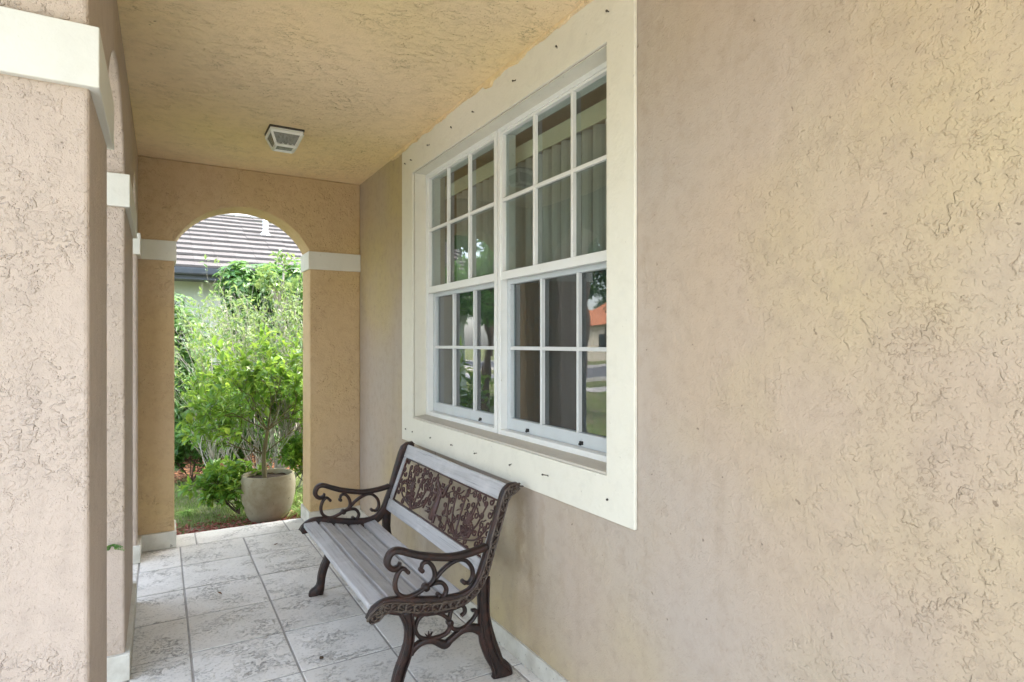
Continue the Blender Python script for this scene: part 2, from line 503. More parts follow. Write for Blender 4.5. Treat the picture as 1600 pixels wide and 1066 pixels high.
# ------------------------------------------------------------------ side arcade
arches = [(.70, 1.635), (2.10, 2.985), (3.83, 4.53)]
out = [(.20, -.06)]
for a, b in arches:
    out.append((a, -.06)); out += arch_pts(a, b); out.append((b, -.06))
out += [(EY0, -.06), (EY0, CEIL), (.20, CEIL)]
def shear_in(y): return SX-.0078*max(0, 3.0-y)
bm = bmesh.new()
prism(bm, out, 'x', SXO, SX)
for v in bm.verts:
    if abs(v.co.x-SX) < 1e-6: v.co.x = shear_in(v.co.y)
arcade = empty('side_arcade', (SX-.15, .2, 0), 'long stucco arcade wall of square piers and arches on the left side of the porch', 'arcade wall')
obj('wall', bm, M['stucco_side'], arcade, bevel=.010, seg=3)
piers = [(.20, .70), (1.635, 2.10), (2.985, 3.83)]
def band_box(bm, x0, x1, y0, y1, z0, z1, p): box(bm, x0-p, x1+p, y0-p, y1+p, z0, z1)
for a, b in piers:
    bm = bmesh.new(); band_box(bm, SXO, shear_in((a+b)/2), a, b, B0, B1, .018)
    obj('impost_band', bm, M['band'], arcade, bevel=.003)
    bm = bmesh.new(); band_box(bm, SXO, shear_in((a+b)/2), a, b, .001, .113, .018)
    obj('baseboard', bm, M['baseboard'], arcade, bevel=.004)
bm = boxes((SXO-.018, SX+.018, 4.512, EY0-.019, B0, B1)); obj('impost_band', bm, M['band'], arcade, bevel=.003)
bm = boxes((SXO-.018, SX+.020, 4.512, EY0-.019, .001, .113)); obj('baseboard', bm, M['baseboard'], arcade, bevel=.004)

# ------------------------------------------------------------------ end arch wall
AL, AR = .088, .990
out = [(SXO, -.06), (AL, -.06)] + arch_pts(AL, AR, 30) + [(AR, -.06), (WX, -.06), (WX, CEIL), (SXO, CEIL)]
bm = bmesh.new(); prism(bm, out, 'y', EY0, EY1)
endw = empty('end_arch_wall', (.54, EY0, 0), 'tan ochre stucco end wall with one tall arched opening to the garden', 'arch wall')
obj('wall', bm, M['stucco_end'], endw, bevel=.010, seg=3)
for x0, x1 in ((SXO-.018, AL+.012), (AR-.012, WX-.001)):
    obj('impost_band', boxes((x0, x1, EY0-.018, EY1+.018, B0, B1)), M['band'], endw, bevel=.003)
    obj('baseboard', boxes((x0, x1, EY0-.020, EY1+.018, .001, .113)), M['baseboard'], endw, bevel=.004)

# ------------------------------------------------------------------ house wall with window opening
OY0, OY1, OZ0, OZ1 = 1.680, 3.575, .932, 2.465     # opening seen at the board
bm = bmesh.new()
Y0, Y1 = -1.15, EY1
# wall face built as a frame of quads round the opening, with depth
def wallframe(bm, x0, x1, y0, y1, z0, z1, oy0, oy1, oz0, oz1):
    def ring(x): return ([bm.verts.new((x, y, z)) for y, z in ((y0, z0), (y1, z0), (y1, z1), (y0, z1))],
                         [bm.verts.new((x, y, z)) for y, z in ((oy0, oz0), (oy1, oz0), (oy1, oz1), (oy0, oz1))])
    oa, ia = ring(x0); ob, ib = ring(x1)
    for i in range(4):
        j = (i+1) % 4
        bm.faces.new((oa[i], oa[j], ia[j], ia[i])); bm.faces.new((ob[i], ib[i], ib[j], ob[j]))
        bm.faces.new((oa[i], ob[i], ob[j], oa[j])); bm.faces.new((ia[i], ia[j], ib[j], ib[i]))
wallframe(bm, WX, WX+.2, Y0, Y1, -.06, 2.80, OY0, OY1, OZ0, OZ1)
house = empty('house_wall', (WX, 0, 0), 'tan stucco house wall with a large white framed window, along the right of the porch', 'house wall')
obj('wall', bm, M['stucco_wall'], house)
bs = []
y = Y0
while y < EY0-.03:
    y2 = min(y+.62, EY0-.022); bs.append((WX-.012, WX+.01, y+.001, y2-.001, .001, .084)); y = y2
obj('baseboard', boxes(*bs), M['baseboard'], house, bevel=.003)

# flat trim board round the window, stucco'd up to the ceiling
BX = WX-.014
bm = bmesh.new()
wallframe(bm, BX, WX-.001, 1.533, 3.767, .777, CEIL-.002, OY0, OY1, OZ0, OZ1)
sur = obj('window_surround', bm, M['trim'], house, bevel=.003)
# reveal lining (painted) inside the opening
bm = bmesh.new()
wallframe(bm, WX, WX+.075, OY0-.0, OY1, OZ0, OZ1, OY0+.004, OY1-.004, OZ0+.004, OZ1-.004)
obj('reveal', bm, M['trim'], sur)
bm = bmesh.new()
prism(bm, [(BX+.002, OZ0+.002), (WX+.09, OZ0+.002), (WX+.09, OZ0+.022), (BX+.004, OZ0+.010)], 'y', OY0+.005, OY1-.005)
obj('sill', bm, M['sill'], sur)
def stud(y, z, l, tilt=0):
    V, F = [], []
    p = Vector((BX+.002, y, z)); d = Vector((-1, .1*tilt, -.25*tilt)).normalized()
    tube(V, F, [p, p+d*.0015], [.0055, .0055], 8)
    tube(V, F, [p, p+d*l*.6, p+d*l], [.0022, .0022, .0022], 6)
    tube(V, F, [p+d*(l-.003), p+d*(l+.001)], [.0046, .0040], 6)
    pyobj('stud', V, F, M['bolt'], sur)
sc = 1.366/1.348
for i, (px, z) in enumerate([(3.70, 2.55), (3.585, 2.545), (3.30, 2.56), (2.99, 2.565), (2.72, 2.56), (2.31, 2.565), (1.985, 2.575), (1.665, 2.565)]):
    stud(px, z, .010+.004*(i % 3), (i % 3)-1)
for i, (px, z) in enumerate([(3.69, .850), (3.57, .848), (3.28, .851), (2.98, .850), (2.69, .853), (2.35, .856), (2.05, .862), (1.67, .850)]):
    stud(px, z, (.008, .008, .009, .014, .017, .012, .034, .008)[i], (i % 3)-1)

# the two hung windows
FX = 1.450
def window(y0, y1):
    """one single-hung unit, y0 < y1, frame face at FX"""
    z0, z1 = .945, 2.462
    bm = bmesh.new()
    wallframe(bm, FX, FX+.09, y0, y1, z0, z1, y0+.028, y1-.028, z0+.030, z1-.022)
    wf = obj('window', bm, M['frame'], house, bevel=.003)
    gy0, gy1 = y0+.028, y1-.028
    # upper sash
    zt, zm = z1-.022, 1.752
    bm = bmesh.new(); wallframe(bm, FX+.006, FX+.034, gy0, gy1, 1.712, zt, gy0+.012, gy1-.012, zm, zt-.012)
    obj('upper_sash', bm, M['frame'], wf, bevel=.002)
    w = (gy1-gy0-.024)
    bs = []
    for k in (1, 2):
        yy = gy0+.012+w*k/3; bs.append((FX+.004, FX+.024, yy-.0075, yy+.0075, zm, zt-.012))
    zz = 2.104
    bm = boxes(*bs, (FX+.006, FX+.022, gy0+.012, gy1-.012, zz-.0085, zz+.0085))
    obj('muntin', bm, M['frame'], wf, bevel=.002)
    obj('pane', boxes((FX+.0255, FX+.0285, gy0+.010, gy1-.010, zm-.002, zt-.010)), M['glass'], wf)
    # lower sash, one track further in
    lx = FX+.040
    bm = bmesh.new(); wallframe(bm, lx, lx+.026, gy0, gy1, z0+.031, 1.738, gy0+.032, gy1-.032, 1.032, 1.690)
    obj('lower_sash', bm, M['sash'], wf, bevel=.002)
    w = gy1-gy0-.064; bs = []
    for k in (1, 2):
        yy = gy0+.032+w*k/3; bs.append((lx-.002, lx+.018, yy-.0075, yy+.0075, 1.032, 1.690))
    bm = boxes(*bs, (lx, lx+.016, gy0+.032, gy1-.032, 1.376-.0085, 1.376+.0085))
    obj('muntin', bm, M['muntin_grey'], wf, bevel=.002)
    obj('pane', boxes((lx+.0185, lx+.0215, gy0+.030, gy1-.030, 1.030, 1.692)), M['glass'], wf)
    obj('insect_screen', boxes((lx+.0265, lx+.0275, gy0+.030, gy1-.030, 1.030, 1.692)), M['screen'], wf)
    for f in (.30, .80) if y0 < 2 else (.28,):
        yy = gy1-.032-w*(1-f) if y0 < 2 else gy0+.22
        bm = boxes((lx-.007, lx+.002, yy-.010, yy+.010, .986, 1.000), (lx-.011, lx-.006, yy-.004, yy+.009, .983, .992))
        obj('latch', bm, M['black'], wf, bevel=.001)
    return wf
window(1.682, 2.634)
window(2.642, 3.573)

# room behind and vertical blinds
bm = bmesh.new()
wallframe(bm, WX+.2, WX+.204, OY0-.6, OY1+.4, .2, 2.75, OY0, OY1, OZ0, OZ1)
rx0, rx1, ry0, ry1 = WX+.202, 4.6, OY0-.6, OY1+.4
for f in (((rx1, ry0, .2), (rx1, ry1, .2), (rx1, ry1, 2.75), (rx1, ry0, 2.75)),
          ((rx0, ry0, .2), (rx1, ry0, .2), (rx1, ry0, 2.75), (rx0, ry0, 2.75)),
          ((rx0, ry1, .2), (rx1, ry1, .2), (rx1, ry1, 2.75), (rx0, ry1, 2.75)),
          ((rx0, ry0, .2), (rx1, ry0, .2), (rx1, ry1, .2), (rx0, ry1, .2)),
          ((rx0, ry0, 2.75), (rx1, ry0, 2.75), (rx1, ry1, 2.75), (rx0, ry1, 2.75))):
    bm.faces.new([bm.verts.new(p) for p in f])
obj('room_lining', bm, M['room'], house, recalc=False)

bl = empty('vertical_blind', (1.70, 2.62, 2.42), 'beige vertical blinds with yellowish head valance hanging inside the large window', 'window blind')
obj('valance', boxes((1.584, 1.592, 1.60, 3.62, 2.325, 2.405), (1.592, 1.68, 1.60, 3.62, 2.398, 2.405)), M['valance'], bl)
y = 1.64; k = 0
while y < 3.45:
    gap = .0
    a = R(58+random.uniform(-9, 9)); w = .0385
    dx, dy = w*sin(a), w*cos(a)
    if 3.19 < y < 3.24: y += .035
    V, F = [], []
    top, bot = 2.335, .96
    n = 6
    for i in range(n+1):
        t = -1+2*i/n; bow = .010*(1-t*t)
        x_ = 1.635-dx*t-bow*cos(a); y_ = y+dy*t-bow*sin(a)
        V += [(x_, y_, bot), (x_, y_, top), (x_+.0012, y_, top), (x_+.0012, y_, bot)]
    for i in range(n):
        q = 4*i
        F += [(q, q+4, q+5, q+1), (q+1, q+5, q+6, q+2), (q+2, q+6, q+7, q+3), (q+3, q+7, q+4, q)]
    F += [(0, 1, 2, 3), (4*n+3, 4*n+2, 4*n+1, 4*n)]
    pyobj('vane', V, F, M['vane'], bl)
    y += .079+random.uniform(-.003, .003); k += 1

# ------------------------------------------------------------------ ceiling and added roof above
bm = boxes((SXO, WX, -.40, EY1, CEIL, CEIL+.08))
ceil = obj('porch_ceiling', bm, M['stucco_ceiling'])
tag(ceil, 'ochre stucco porch ceiling with swirled trowel texture', 'ceiling')
# lumpy stucco lip where the ceiling meets the window surround
pts = []
y = 1.25
while y < 4.0:
    pts.append((y, CEIL-.008-.030*abs(noise.noise(Vector((y*5, 0, 3))))-.012*abs(noise.noise(Vector((y*19, 2, 3))))-(.022 if 2.52 < y < 2.60 else 0)))
    y += .02
bm = bmesh.new()
prism(bm, [(1.25, CEIL+.01)] + pts + [(4.0, CEIL+.01)], 'x', BX-.012, BX+.013)
obj('stucco_lip', bm, M['stucco_ceiling'], ceil)
bm = bmesh.new()
prism(bm, [(-.95, 2.76), (7.8, 2.76), (7.8, 2.80), (3.4, 4.6), (-.95, 2.88)], 'y', -.45, 5.5)
rf = obj('shade_roof', bm, M['roof_grey']); tag(rf, 'unseen low pitched grey roof added over the porch to block light', 'roof')  # out of view, added to keep sky and sun off the porch
bm = boxes((WX+.2, 7.0, -1.15, -.95, -.1, 2.759), (WX+.2, 7.0, 4.83, 5.03, -.1, 2.759), (6.8, 7.0, -.95, 4.83, -.1, 2.759))
obj('house_body', bm, M['stucco_wall'], house)

# ------------------------------------------------------------------ ceiling lamp
lx, ly = .643, 3.80
lamp = empty('ceiling_lamp', (lx, ly, CEIL), 'small white square lantern with ribbed glass panels fixed to the porch ceiling', 'ceiling lamp')
bm = boxes((lx-.097, lx+.097, ly-.097, ly+.097, CEIL-.010, CEIL+.004)); obj('back_plate', bm, M['bolt'], lamp)
bm = boxes((lx-.092, lx+.092, ly-.092, ly+.092, CEIL-.022, CEIL-.010)); obj('canopy', bm, M['lamp_white'], lamp, bevel=.003)
tz, bz, tr_, br_ = CEIL-.022, CEIL-.098, .087, .055
bm = bmesh.new(); gm = bmesh.new()
cor = [(-1, -1), (1, -1), (1, 1), (-1, 1)]
def bar(bm, p, q, r):
    V, F = [], []
    tube(V, F, [p, q], [r, r], 4)
    vs = [bm.verts.new(v) for v in V]
    for f in F: bm.faces.new([vs[i] for i in f])
for i in range(4):
    a, b = cor[i], cor[(i+1) % 4]
    T = lambda c: Vector((lx+c[0]*tr_, ly+c[1]*tr_, tz-.004)); Bt = lambda c: Vector((lx+c[0]*br_, ly+c[1]*br_, bz))
    bar(bm, T(a), Bt(a), .010); bar(bm, T(a), T(b), .011); bar(bm, Bt(a), Bt(b), .010)
    # scalloped lower rail
    for s_ in range(4):
        f0, f1 = s_/4, (s_+1)/4; m_ = (f0+f1)/2
        p0 = Bt(a).lerp(Bt(b), f0)+(T(a)-Bt(a))*.05; p1 = Bt(a).lerp(Bt(b), f1)+(T(a)-Bt(a))*.05; pm = Bt(a).lerp(Bt(b), m_)+(T(a)-Bt(a))*.20
        vs = [bm.verts.new(q) for q in (p0, p1, pm)]; bm.faces.new(vs)
    gv = [gm.verts.new(q) for q in (T(a), T(b), Bt(b), Bt(a))]; gm.faces.new(gv)
gv = [gm.verts.new(Vector((lx+c[0]*br_, ly+c[1]*br_, bz+.002))) for c in cor]; gm.faces.new(gv)
obj('cage', bm, M['lamp_white'], lamp, bevel=.001); obj('glass_panel', gm, M['lamp_glass'], lamp)
V, F = [], []
tube(V, F, [(lx, ly, CEIL-.02), (lx, ly, CEIL-.045), (lx, ly, CEIL-.05), (lx, ly, CEIL-.085)], [.014, .014, .020, .012], 10)
pyobj('bulb', V, F, M['frame'], lamp, True)

# ------------------------------------------------------------------ garden bench
YN, YF = 2.222, 3.452       # planes of the two cast iron ends
bench = empty('garden_bench', (1.0, (YN+YF)/2, 0), 'cast iron and weathered grey wood bench with scrollwork back against the wall under the window', 'bench')
band_up = [(.661,.372),(.672,.397),(.693,.416),(.722,.427),(.759,.425),(.802,.413),(.851,.399),(.907,.386),(.965,.377),(1.023,.376),(1.071,.383),(1.102,.401),(1.127,.432),(1.148,.475),(1.165,.528),(1.188,.607),(1.214,.69),(1.231,.745),(1.248,.785),(1.279,.807),(1.318,.808)]
band_lo = [(.680,.356),(.712,.358),(.733,.376),(.759,.383),(.802,.371),(.851,.358),(.907,.347),(.965,.341),(1.023,.341),(1.075,.349),(1.120,.374),(1.150,.410),(1.173,.450),(1.190,.500),(1.205,.545),(1.227,.612),(1.252,.690),(1.268,.735),(1.283,.755),(1.300,.762),(1.322,.780)]
n_ = len(band_up)
def P3(l, y): return [Vector((a, y, b)) for a, b in l]
def along_band(t):
    k = min(int(t*(n_-1)), n_-2); f = t*(n_-1)-k
    u = Vector(band_up[k]).lerp(Vector(band_up[k+1]), f); l = Vector(band_lo[k]).lerp(Vector(band_lo[k+1]), f)
    return u, l
def end_frame(Yc, side):
    """side -1: outer face looks toward -y, +1: toward +y"""
    Nn = (0, 1, 0)
    # ornate S-shaped seat and back rail
    bm = bmesh.new()
    cen = [((Vector(a)+Vector(b))/2) for a, b in zip(band_up, band_lo)]
    hw = [((Vector(a)-Vector(b)).length/2) for a, b in zip(band_up, band_lo)]
    pts = catmull([Vector((c.x, Yc, c.y)) for c in cen], 4)
    sweep(bm, pts, Nn, hw, .017, 12, .45)
    ef = obj('end_frame', bm, M['iron'], bench, smooth=True)
    bm = bmesh.new()
    yo = Yc+side*.019
    for fr in (.12, .88):
        pl = [Vector((u.x*(1-fr)+l.x*fr, yo, u.y*(1-fr)+l.y*fr)) for u, l in (along_band(i/60) for i in range(61))]
        sweep(bm, pl, Nn, .0036, .0060, 6, .8)
    nsc = 30
    for k in range(nsc):
        t = (k+.5)/nsc
        if t < .03: continue
        u, l = along_band(t); c = (u+l)/2; hwk = (u-l).length/2
        u2, l2 = along_band(min(1, t+.01)); d = ((u2+l2)/2-c)
        if d.length < 1e-6: d = Vector((1, 0))
        d.normalize(); nn = Vector((-d.y, d.x)); sg = 1 if k % 2 else -1
        pl = []
        for i in range(15):
            a = i/14*2.05*pi; r = hwk*.60*(1-.62*i/14)
            q = c+d*(cos(a)*r*.95)*1.0+nn*(sin(a)*r*sg)
            pl.append(Vector((q.x, yo, q.y)))
        q0 = c+d*(hwk*1.5)-nn*sg*hwk*.45
        pl = [Vector((q0.x, yo, q0.y))]+pl
        sweep(bm, pl, Nn, [.0034, .0042, .0036, .0020], .0065, 6, .8)
    obj('scroll_relief', bm, M['iron_worn'], ef, smooth=True)
    # armrest with its scrolls
    bm = bmesh.new()
    arm = [(1.170,.560),(1.152,.553),(1.102,.545),(1.041,.541),(.982,.546),(.896,.566),(.84,.586),(.790,.606),(.760,.601),(.746,.574),(.752,.551),(.772,.538),(.791,.545),(.797,.560)]
    sweep(bm, catmull(P3(arm, Yc), 6), Nn, [.013,.014,.014,.014,.013,.012,.011,.010,.005], [.021]*7+[.017, .012], 8, .6)
    s1 = [(.826,.519),(.815,.531),(.800,.532),(.784,.510),(.777,.474),(.790,.440),(.824,.420),(.860,.425),(.902,.443),(.930,.458),(.941,.483),(.932,.517),(.910,.541),(.889,.537),(.884,.515)]
    s2 = [(.925,.452),(.945,.470),(.976,.498),(1.023,.522),(1.065,.522),(1.099,.491),(1.108,.450),(1.090,.424),(1.066,.431)]
    s3 = [(.902,.443),(.941,.452),(.972,.446),(.990,.419),(.982,.396),(.963,.390),(.956,.402)]
    for l in (s1, s2, s3):
        sweep(bm, catmull(P3(l, Yc), 5), Nn, [.007]+[.0085]*6+[.006], .0125, 8, .7)
    for (x, z, r) in ((.902, .443, .014), (.884, .513, .009), (1.066, .431, .009), (.958, .400, .009), (.826, .519, .008)):
        sweep(bm, [Vector((x, Yc-.015, z)), Vector((x, Yc+.015, z))], (1, 0, 0), r, r, 10, 1)
    obj('armrest', bm, M['iron'], bench, smooth=True)
    # legs
    def leg(L, Rr):
        bm = bmesh.new()
        cen = [((Vector(a)+Vector(b))/2) for a, b in zip(L, Rr)]; hw = [((Vector(a)-Vector(b)).length/2) for a, b in zip(L, Rr)]
        pts = catmull([Vector((c.x, Yc, c.y)) for c in cen], 4)
        sweep(bm, pts, Nn, hw, .017, 10, .45)
        for fr in (.1, .9):
            pl = catmull([Vector((a[0]*(1-fr)+b[0]*fr, yo, a[1]*(1-fr)+b[1]*fr)) for a, b in zip(L[:-1], Rr[:-1])], 4)
            sweep(bm, pl, Nn, .0036, .0058, 6, .8)
        return bm
    FL = [(.790,.378),(.812,.337),(.818,.294),(.812,.244),(.795,.197),(.775,.150),(.762,.100),(.757,.060),(.735,.030),(.712,.012),(.712,.001)]
    FR = [(.842,.362),(.850,.313),(.850,.280),(.846,.240),(.835,.190),(.815,.140),(.802,.095),(.797,.055),(.796,.030),(.792,.010),(.792,.001)]
    RL = [(1.130,.420),(1.134,.329),(1.138,.273),(1.149,.198),(1.171,.125),(1.190,.068),(1.196,.040),(1.198,.012),(1.198,.001)]
    RR = [(1.180,.440),(1.176,.320),(1.182,.245),(1.200,.150),(1.228,.085),(1.250,.055),(1.275,.036),(1.292,.014),(1.292,.001)]
    obj('leg', leg(FL, FR), M['iron'], bench, smooth=True)
    obj('leg', leg(RL, RR), M['iron'], bench, smooth=True)
    # scroll stretcher between the legs
    bm = bmesh.new()
    bar_ = [(.836,.200),(.850,.213),(.885,.231),(.930,.228),(.982,.198),(1.011,.212),(1.059,.236),(1.102,.236),(1.150,.215)]
    sweep(bm, catmull(P3(bar_, Yc), 5), Nn, [.016,.013,.012,.013,.017,.012,.013,.016,.022], .014, 8, .55)
    ring = [(.902,.343),(.872,.326),(.859,.289),(.875,.256),(.907,.238),(.953,.234),(.988,.240),(1.005,.262),(.994,.300),(.953,.330),(.902,.343)]
    s4 = [(1.003,.282),(1.006,.310),(1.018,.337),(1.041,.345),(1.066,.331),(1.072,.308),(1.055,.296)]
    s5 = [(1.006,.281),(1.020,.252),(1.059,.241),(1.096,.260),(1.120,.283),(1.121,.303),(1.103,.307)]
    for l in (ring, s4, s5):
        sweep(bm, catmull(P3(l, Yc), 5), Nn, [.008]*5+[.006], .011, 8, .7)
    sweep(bm, [Vector((1.005, Yc-.014, .280)), Vector((1.005, Yc+.014, .280))], (1, 0, 0), .013, .013, 10, 1)
    for dx_, dz_ in ((-.016, .022), (0, .028), (.016, .022)):
        sweep(bm, [Vector((.915, Yc, .240)), Vector((.915+dx_, Yc, .240+dz_))], Nn, [.006, .001], [.010, .004], 6, 1)
    sweep(bm, P3([(.960,.330),(.972,.352)], Yc), Nn, .007, .010, 6, 1)
    obj('stretcher', bm, M['iron'], bench, smooth=True)
end_frame(YN, -1); end_frame(YF, 1)

# wooden seat slats laid along the curve of the ends
def z_up(x):
    for (a, b), (c, d) in zip(band_up, band_up[1:]):
        if a <= x <= c: return b+(d-b)*(x-a)/(c-a)
    return band_up[-1][1]
def slat(bm, cx, cz, ang, w, t, y0, y1, sag=0):
    ux, uz = cos(ang), sin(ang); n = 12; rings = []
    ph = random.uniform(0, 9)
    for i in range(n+1):
        y = y0+(y1-y0)*i/n
        dz = -sag*sin(pi*i/n)+.0012*sin(ph+i*.9); ww = w*(1+.012*sin(ph*2+i*.7)); r = []
        for a, b in ((-.5, .32), (-.44, .5), (.44, .5), (.5, .32), (.5, -.5), (-.5, -.5)):
            r.append(bm.verts.new((cx+ux*a*ww-uz*b*t, y, cz+uz*a*ww+ux*b*t+dz)))
        rings.append(r)
    for i in range(n):
        for k in range(6):
            k2 = (k+1) % 6
            bm.faces.new((rings[i][k], rings[i+1][k], rings[i+1][k2], rings[i][k2]))
    bm.faces.new(rings[0]); bm.faces.new(rings[-1][::-1])
for i, cx in enumerate((.716, .799, .882, .965, 1.050)):
    x0 = cx-.03; x1 = cx+.03
    ang = atan2(z_up(x1)-z_up(x0), x1-x0)
    if i == 0: ang = R(4)
    bm = bmesh.new()
    slat(bm, cx, z_up(cx)-.022+(0 if i else .002), ang, .068, .022, YN+.016, YF-.016, .004)
    sl = obj('seat_slat', bm, M['wood'], bench)
    for yy in (YN+.028, YF-.028):
        V, F = [], []
        tube(V, F, [(cx+.012, yy, z_up(cx)-.014), (cx+.012, yy, z_up(cx)-.0085)], [.005, .0035], 8)
        pyobj('bolt', V, F, M['bolt'], sl)
# back: rails, stiles, cast panel
bd = Vector((.349, 0, .937)); bo = Vector((1.178, 0, .488)); bnrm = Vector((-.937, 0, .349))
def back_plank(name, s0, s1, y0, y1, t=.020):
    c = bo+bd*((s0+s1)/2); bm = bmesh.new()
    slat(bm, c.x, c.z, atan2(bd.z, bd.x), s1-s0, t, y0, y1)
    return obj(name, bm, M['wood'], bench)
back_plank('top_rail', .252, .325, YN+.014, YF-.014)
back_plank('bottom_rail', -.068, -.001, YN+.014, YF-.014)
for y0, y1 in ((YN+.014, YN+.052), (YF-.052, YF-.014)):
    back_plank('stile', .0, .251, y0, y1)
PY0, PY1, PH = YN+.053, YF-.053, .251
def pp(u, v, d=0):      # u from the far end (left in the photo), v up the back
    return bo+bd*v+Vector((0, PY1-u, 0))+bnrm*d
PW = PY1-PY0
bm = bmesh.new()
NP = bnrm
def pline(l, a, b=.005, sub=4, d=0): sweep(bm, catmull([pp(u, v, d) for u, v in l], sub), NP, a, b, 6, .8)
# thin border
pline([(0, .004), (PW, .004)], .004, .006); pline([(0, PH-.004), (PW, PH-.004)], .004, .006)
pline([(.004, 0), (.004, PH)], .004, .006); pline([(PW-.004, 0), (PW-.004, PH)], .004, .006)
def spiral(u, v, r, a0, turns, hand, tail):
    l = []
    n = 16
    for i in range(n+1):
        t = i/n; rr = r*(1-.62*t); a = a0+hand*turns*2*pi*t
        l.append((u+rr*cos(a), v+rr*sin(a)))
    # tail runs off tangentially
    a = a0-hand*pi/2; tx, tz_ = cos(a), sin(a)
    l = [(l[0][0]+tx*tail+cos(a0)*tail*.35, l[0][1]+tz_*tail+sin(a0)*tail*.35), (l[0][0]+tx*tail*.5+cos(a0)*tail*.08, l[0][1]+tz_*tail*.5+sin(a0)*tail*.08)]+l
    l = [(min(max(p[0], .003), PW-.003), min(max(p[1], .003), PH-.003)) for p in l]
    pline(l, [.0022, .0030, .0032, .0030, .0036], .0050, 2)
rng = random.Random(5)
for mir in (0, 1):
    X = (lambda u: u) if not mir else (lambda u: PW-u)
    hm = 1 if not mir else -1
    base = (.285, .012)
    # fan of long stems sweeping from the base out and up, ending in curls
    for k, (eu, ev) in enumerate([(.04,.11),(.09,.21),(.17,.228),(.30,.228),(.40,.215),(.455,.150)]):
        mu, mv = base[0]+(eu-base[0])*.72, base[1]+(ev-base[1])*.38
        pline([(X(base[0]), base[1]), (X(mu), mv), (X(eu), ev)], [.0045, .0036, .0030], .005, 8)
        spiral(X(eu+(.013 if eu < .28 else -.013)), ev, .014, pi if (eu < .28) != bool(mir) else 0, 1.15, -1 if (eu < .28) != bool(mir) else 1, .001)
    # basket blossom at the quarter point
    cu, cv = .205, .120
    for j in range(9):
        a = j/9*2*pi; 
        pline([(X(cu), cv), (X(cu+.018*cos(a+.3)), cv+.018*sin(a+.3)), (X(cu+.034*cos(a)), cv+.034*sin(a))], [.006, .009, .002], .006, 3)
    pline([(X(cu-.055), .075), (X(cu-.03), .045), (X(cu), .036), (X(cu+.03), .045), (X(cu+.055), .075)], .005, .006, 5)
    for j in range(5):
        pline([(X(cu-.03+.015*j), .045), (X(cu-.036+.018*j), .085)], .003, .005, 3)
    # small curls filling the ground
    placed = []
    tries = 0
    while len(placed) < 46 and tries < 4000:
        tries += 1
        u, v = rng.uniform(.018, .505), rng.uniform(.018, PH-.018)
        if (u-cu)**2+(v-cv)**2 < .036**2: continue
        if any((u-a)**2+(v-b)**2 < .0325**2 for a, b in placed): continue
        placed.append((u, v))
        spiral(X(u), v, rng.uniform(.0145, .0175), rng.uniform(0, 2*pi), 1.0, rng.choice((-1, 1)), rng.uniform(.020, .034))
# central winged figure in low relief, robed, one arm raised
cu = PW/2
def blob(l, a, b=.008, d=.003): pline(l, a, b, 5, d)
blob([(cu+.004, .190), (cu+.004, .212)], [.010, .014, .010], .010)                       # head
blob([(cu+.003, .185), (cu, .150), (cu-.004, .115), (cu-.010, .070), (cu-.020, .022)], [.008, .024, .019, .027, .031, .018], .010)   # robe
blob([(cu+.018, .165), (cu+.040, .150), (cu+.055, .180), (cu+.060, .205)], [.008, .008, .006, .003])   # arms
blob([(cu-.018, .165), (cu-.038, .140), (cu-.050, .110)], [.008, .008, .006])
blob([(cu+.010, .165), (cu+.045, .195), (cu+.070, .225)], [.006, .016, .010, .002], .006, 0)  # wings
blob([(cu-.010, .165), (cu-.048, .190), (cu-.078, .215)], [.006, .018, .011, .002], .006, 0)
blob([(cu-.010, .150), (cu-.055, .150), (cu-.085, .165)], [.005, .012, .002], .006, 0)
blob([(cu+.005, .070), (cu+.018, .040), (cu+.022, .012)], [.012, .010, .006])
blob([(cu-.095, .045), (cu-.05, .055), (cu, .050), (cu+.05, .055), (cu+.10, .040)], [.003, .006, .004, .006, .003])
obj('scroll_panel', bm, M['iron_panel'], bench, smooth=True)

# ------------------------------------------------------------------ plants
LEAF = [(0, 0), (.22, .34), (.55, .5), (1, 0), (.55, -.5), (.22, -.34)]
def leaf(V, F, p, d, up, L, W, fold=.25, droop=.15, simple=False):
    d = d.normalized(); s = d.cross(up)
    if s.length < .05: s = d.cross(Vector((1, 0, 0)))
    s.normalize(); n = s.cross(d).normalized(); b = len(V)
    if simple:
        V += [p, p+d*L*.5+s*W*.5+n*W*fold, p+d*L-n*L*droop, p+d*L*.5-s*W*.5+n*W*fold]
        F += [(b, b+1, b+2), (b, b+2, b+3)]
        return
    for (t, w) in LEAF:
        V.append(p+d*(L*t)+s*(w*W)+n*(abs(w)*W*fold*2-L*droop*t*t))
    V.append(p+d*(L*.5)-n*(L*droop*.25))
    F += [(b, b+1, b+6), (b+1, b+2, b+6), (b+2, b+3, b+6), (b+3, b+4, b+6), (b+4, b+5, b+6), (b+5, b, b+6)]

def rdir(rg, up=.0):
    while True:
        v = Vector((rg.uniform(-1, 1), rg.uniform(-1, 1), rg.uniform(-1, 1)))
        if .05 < v.length < 1: return (v.normalized()+Vector((0, 0, up))).normalized()

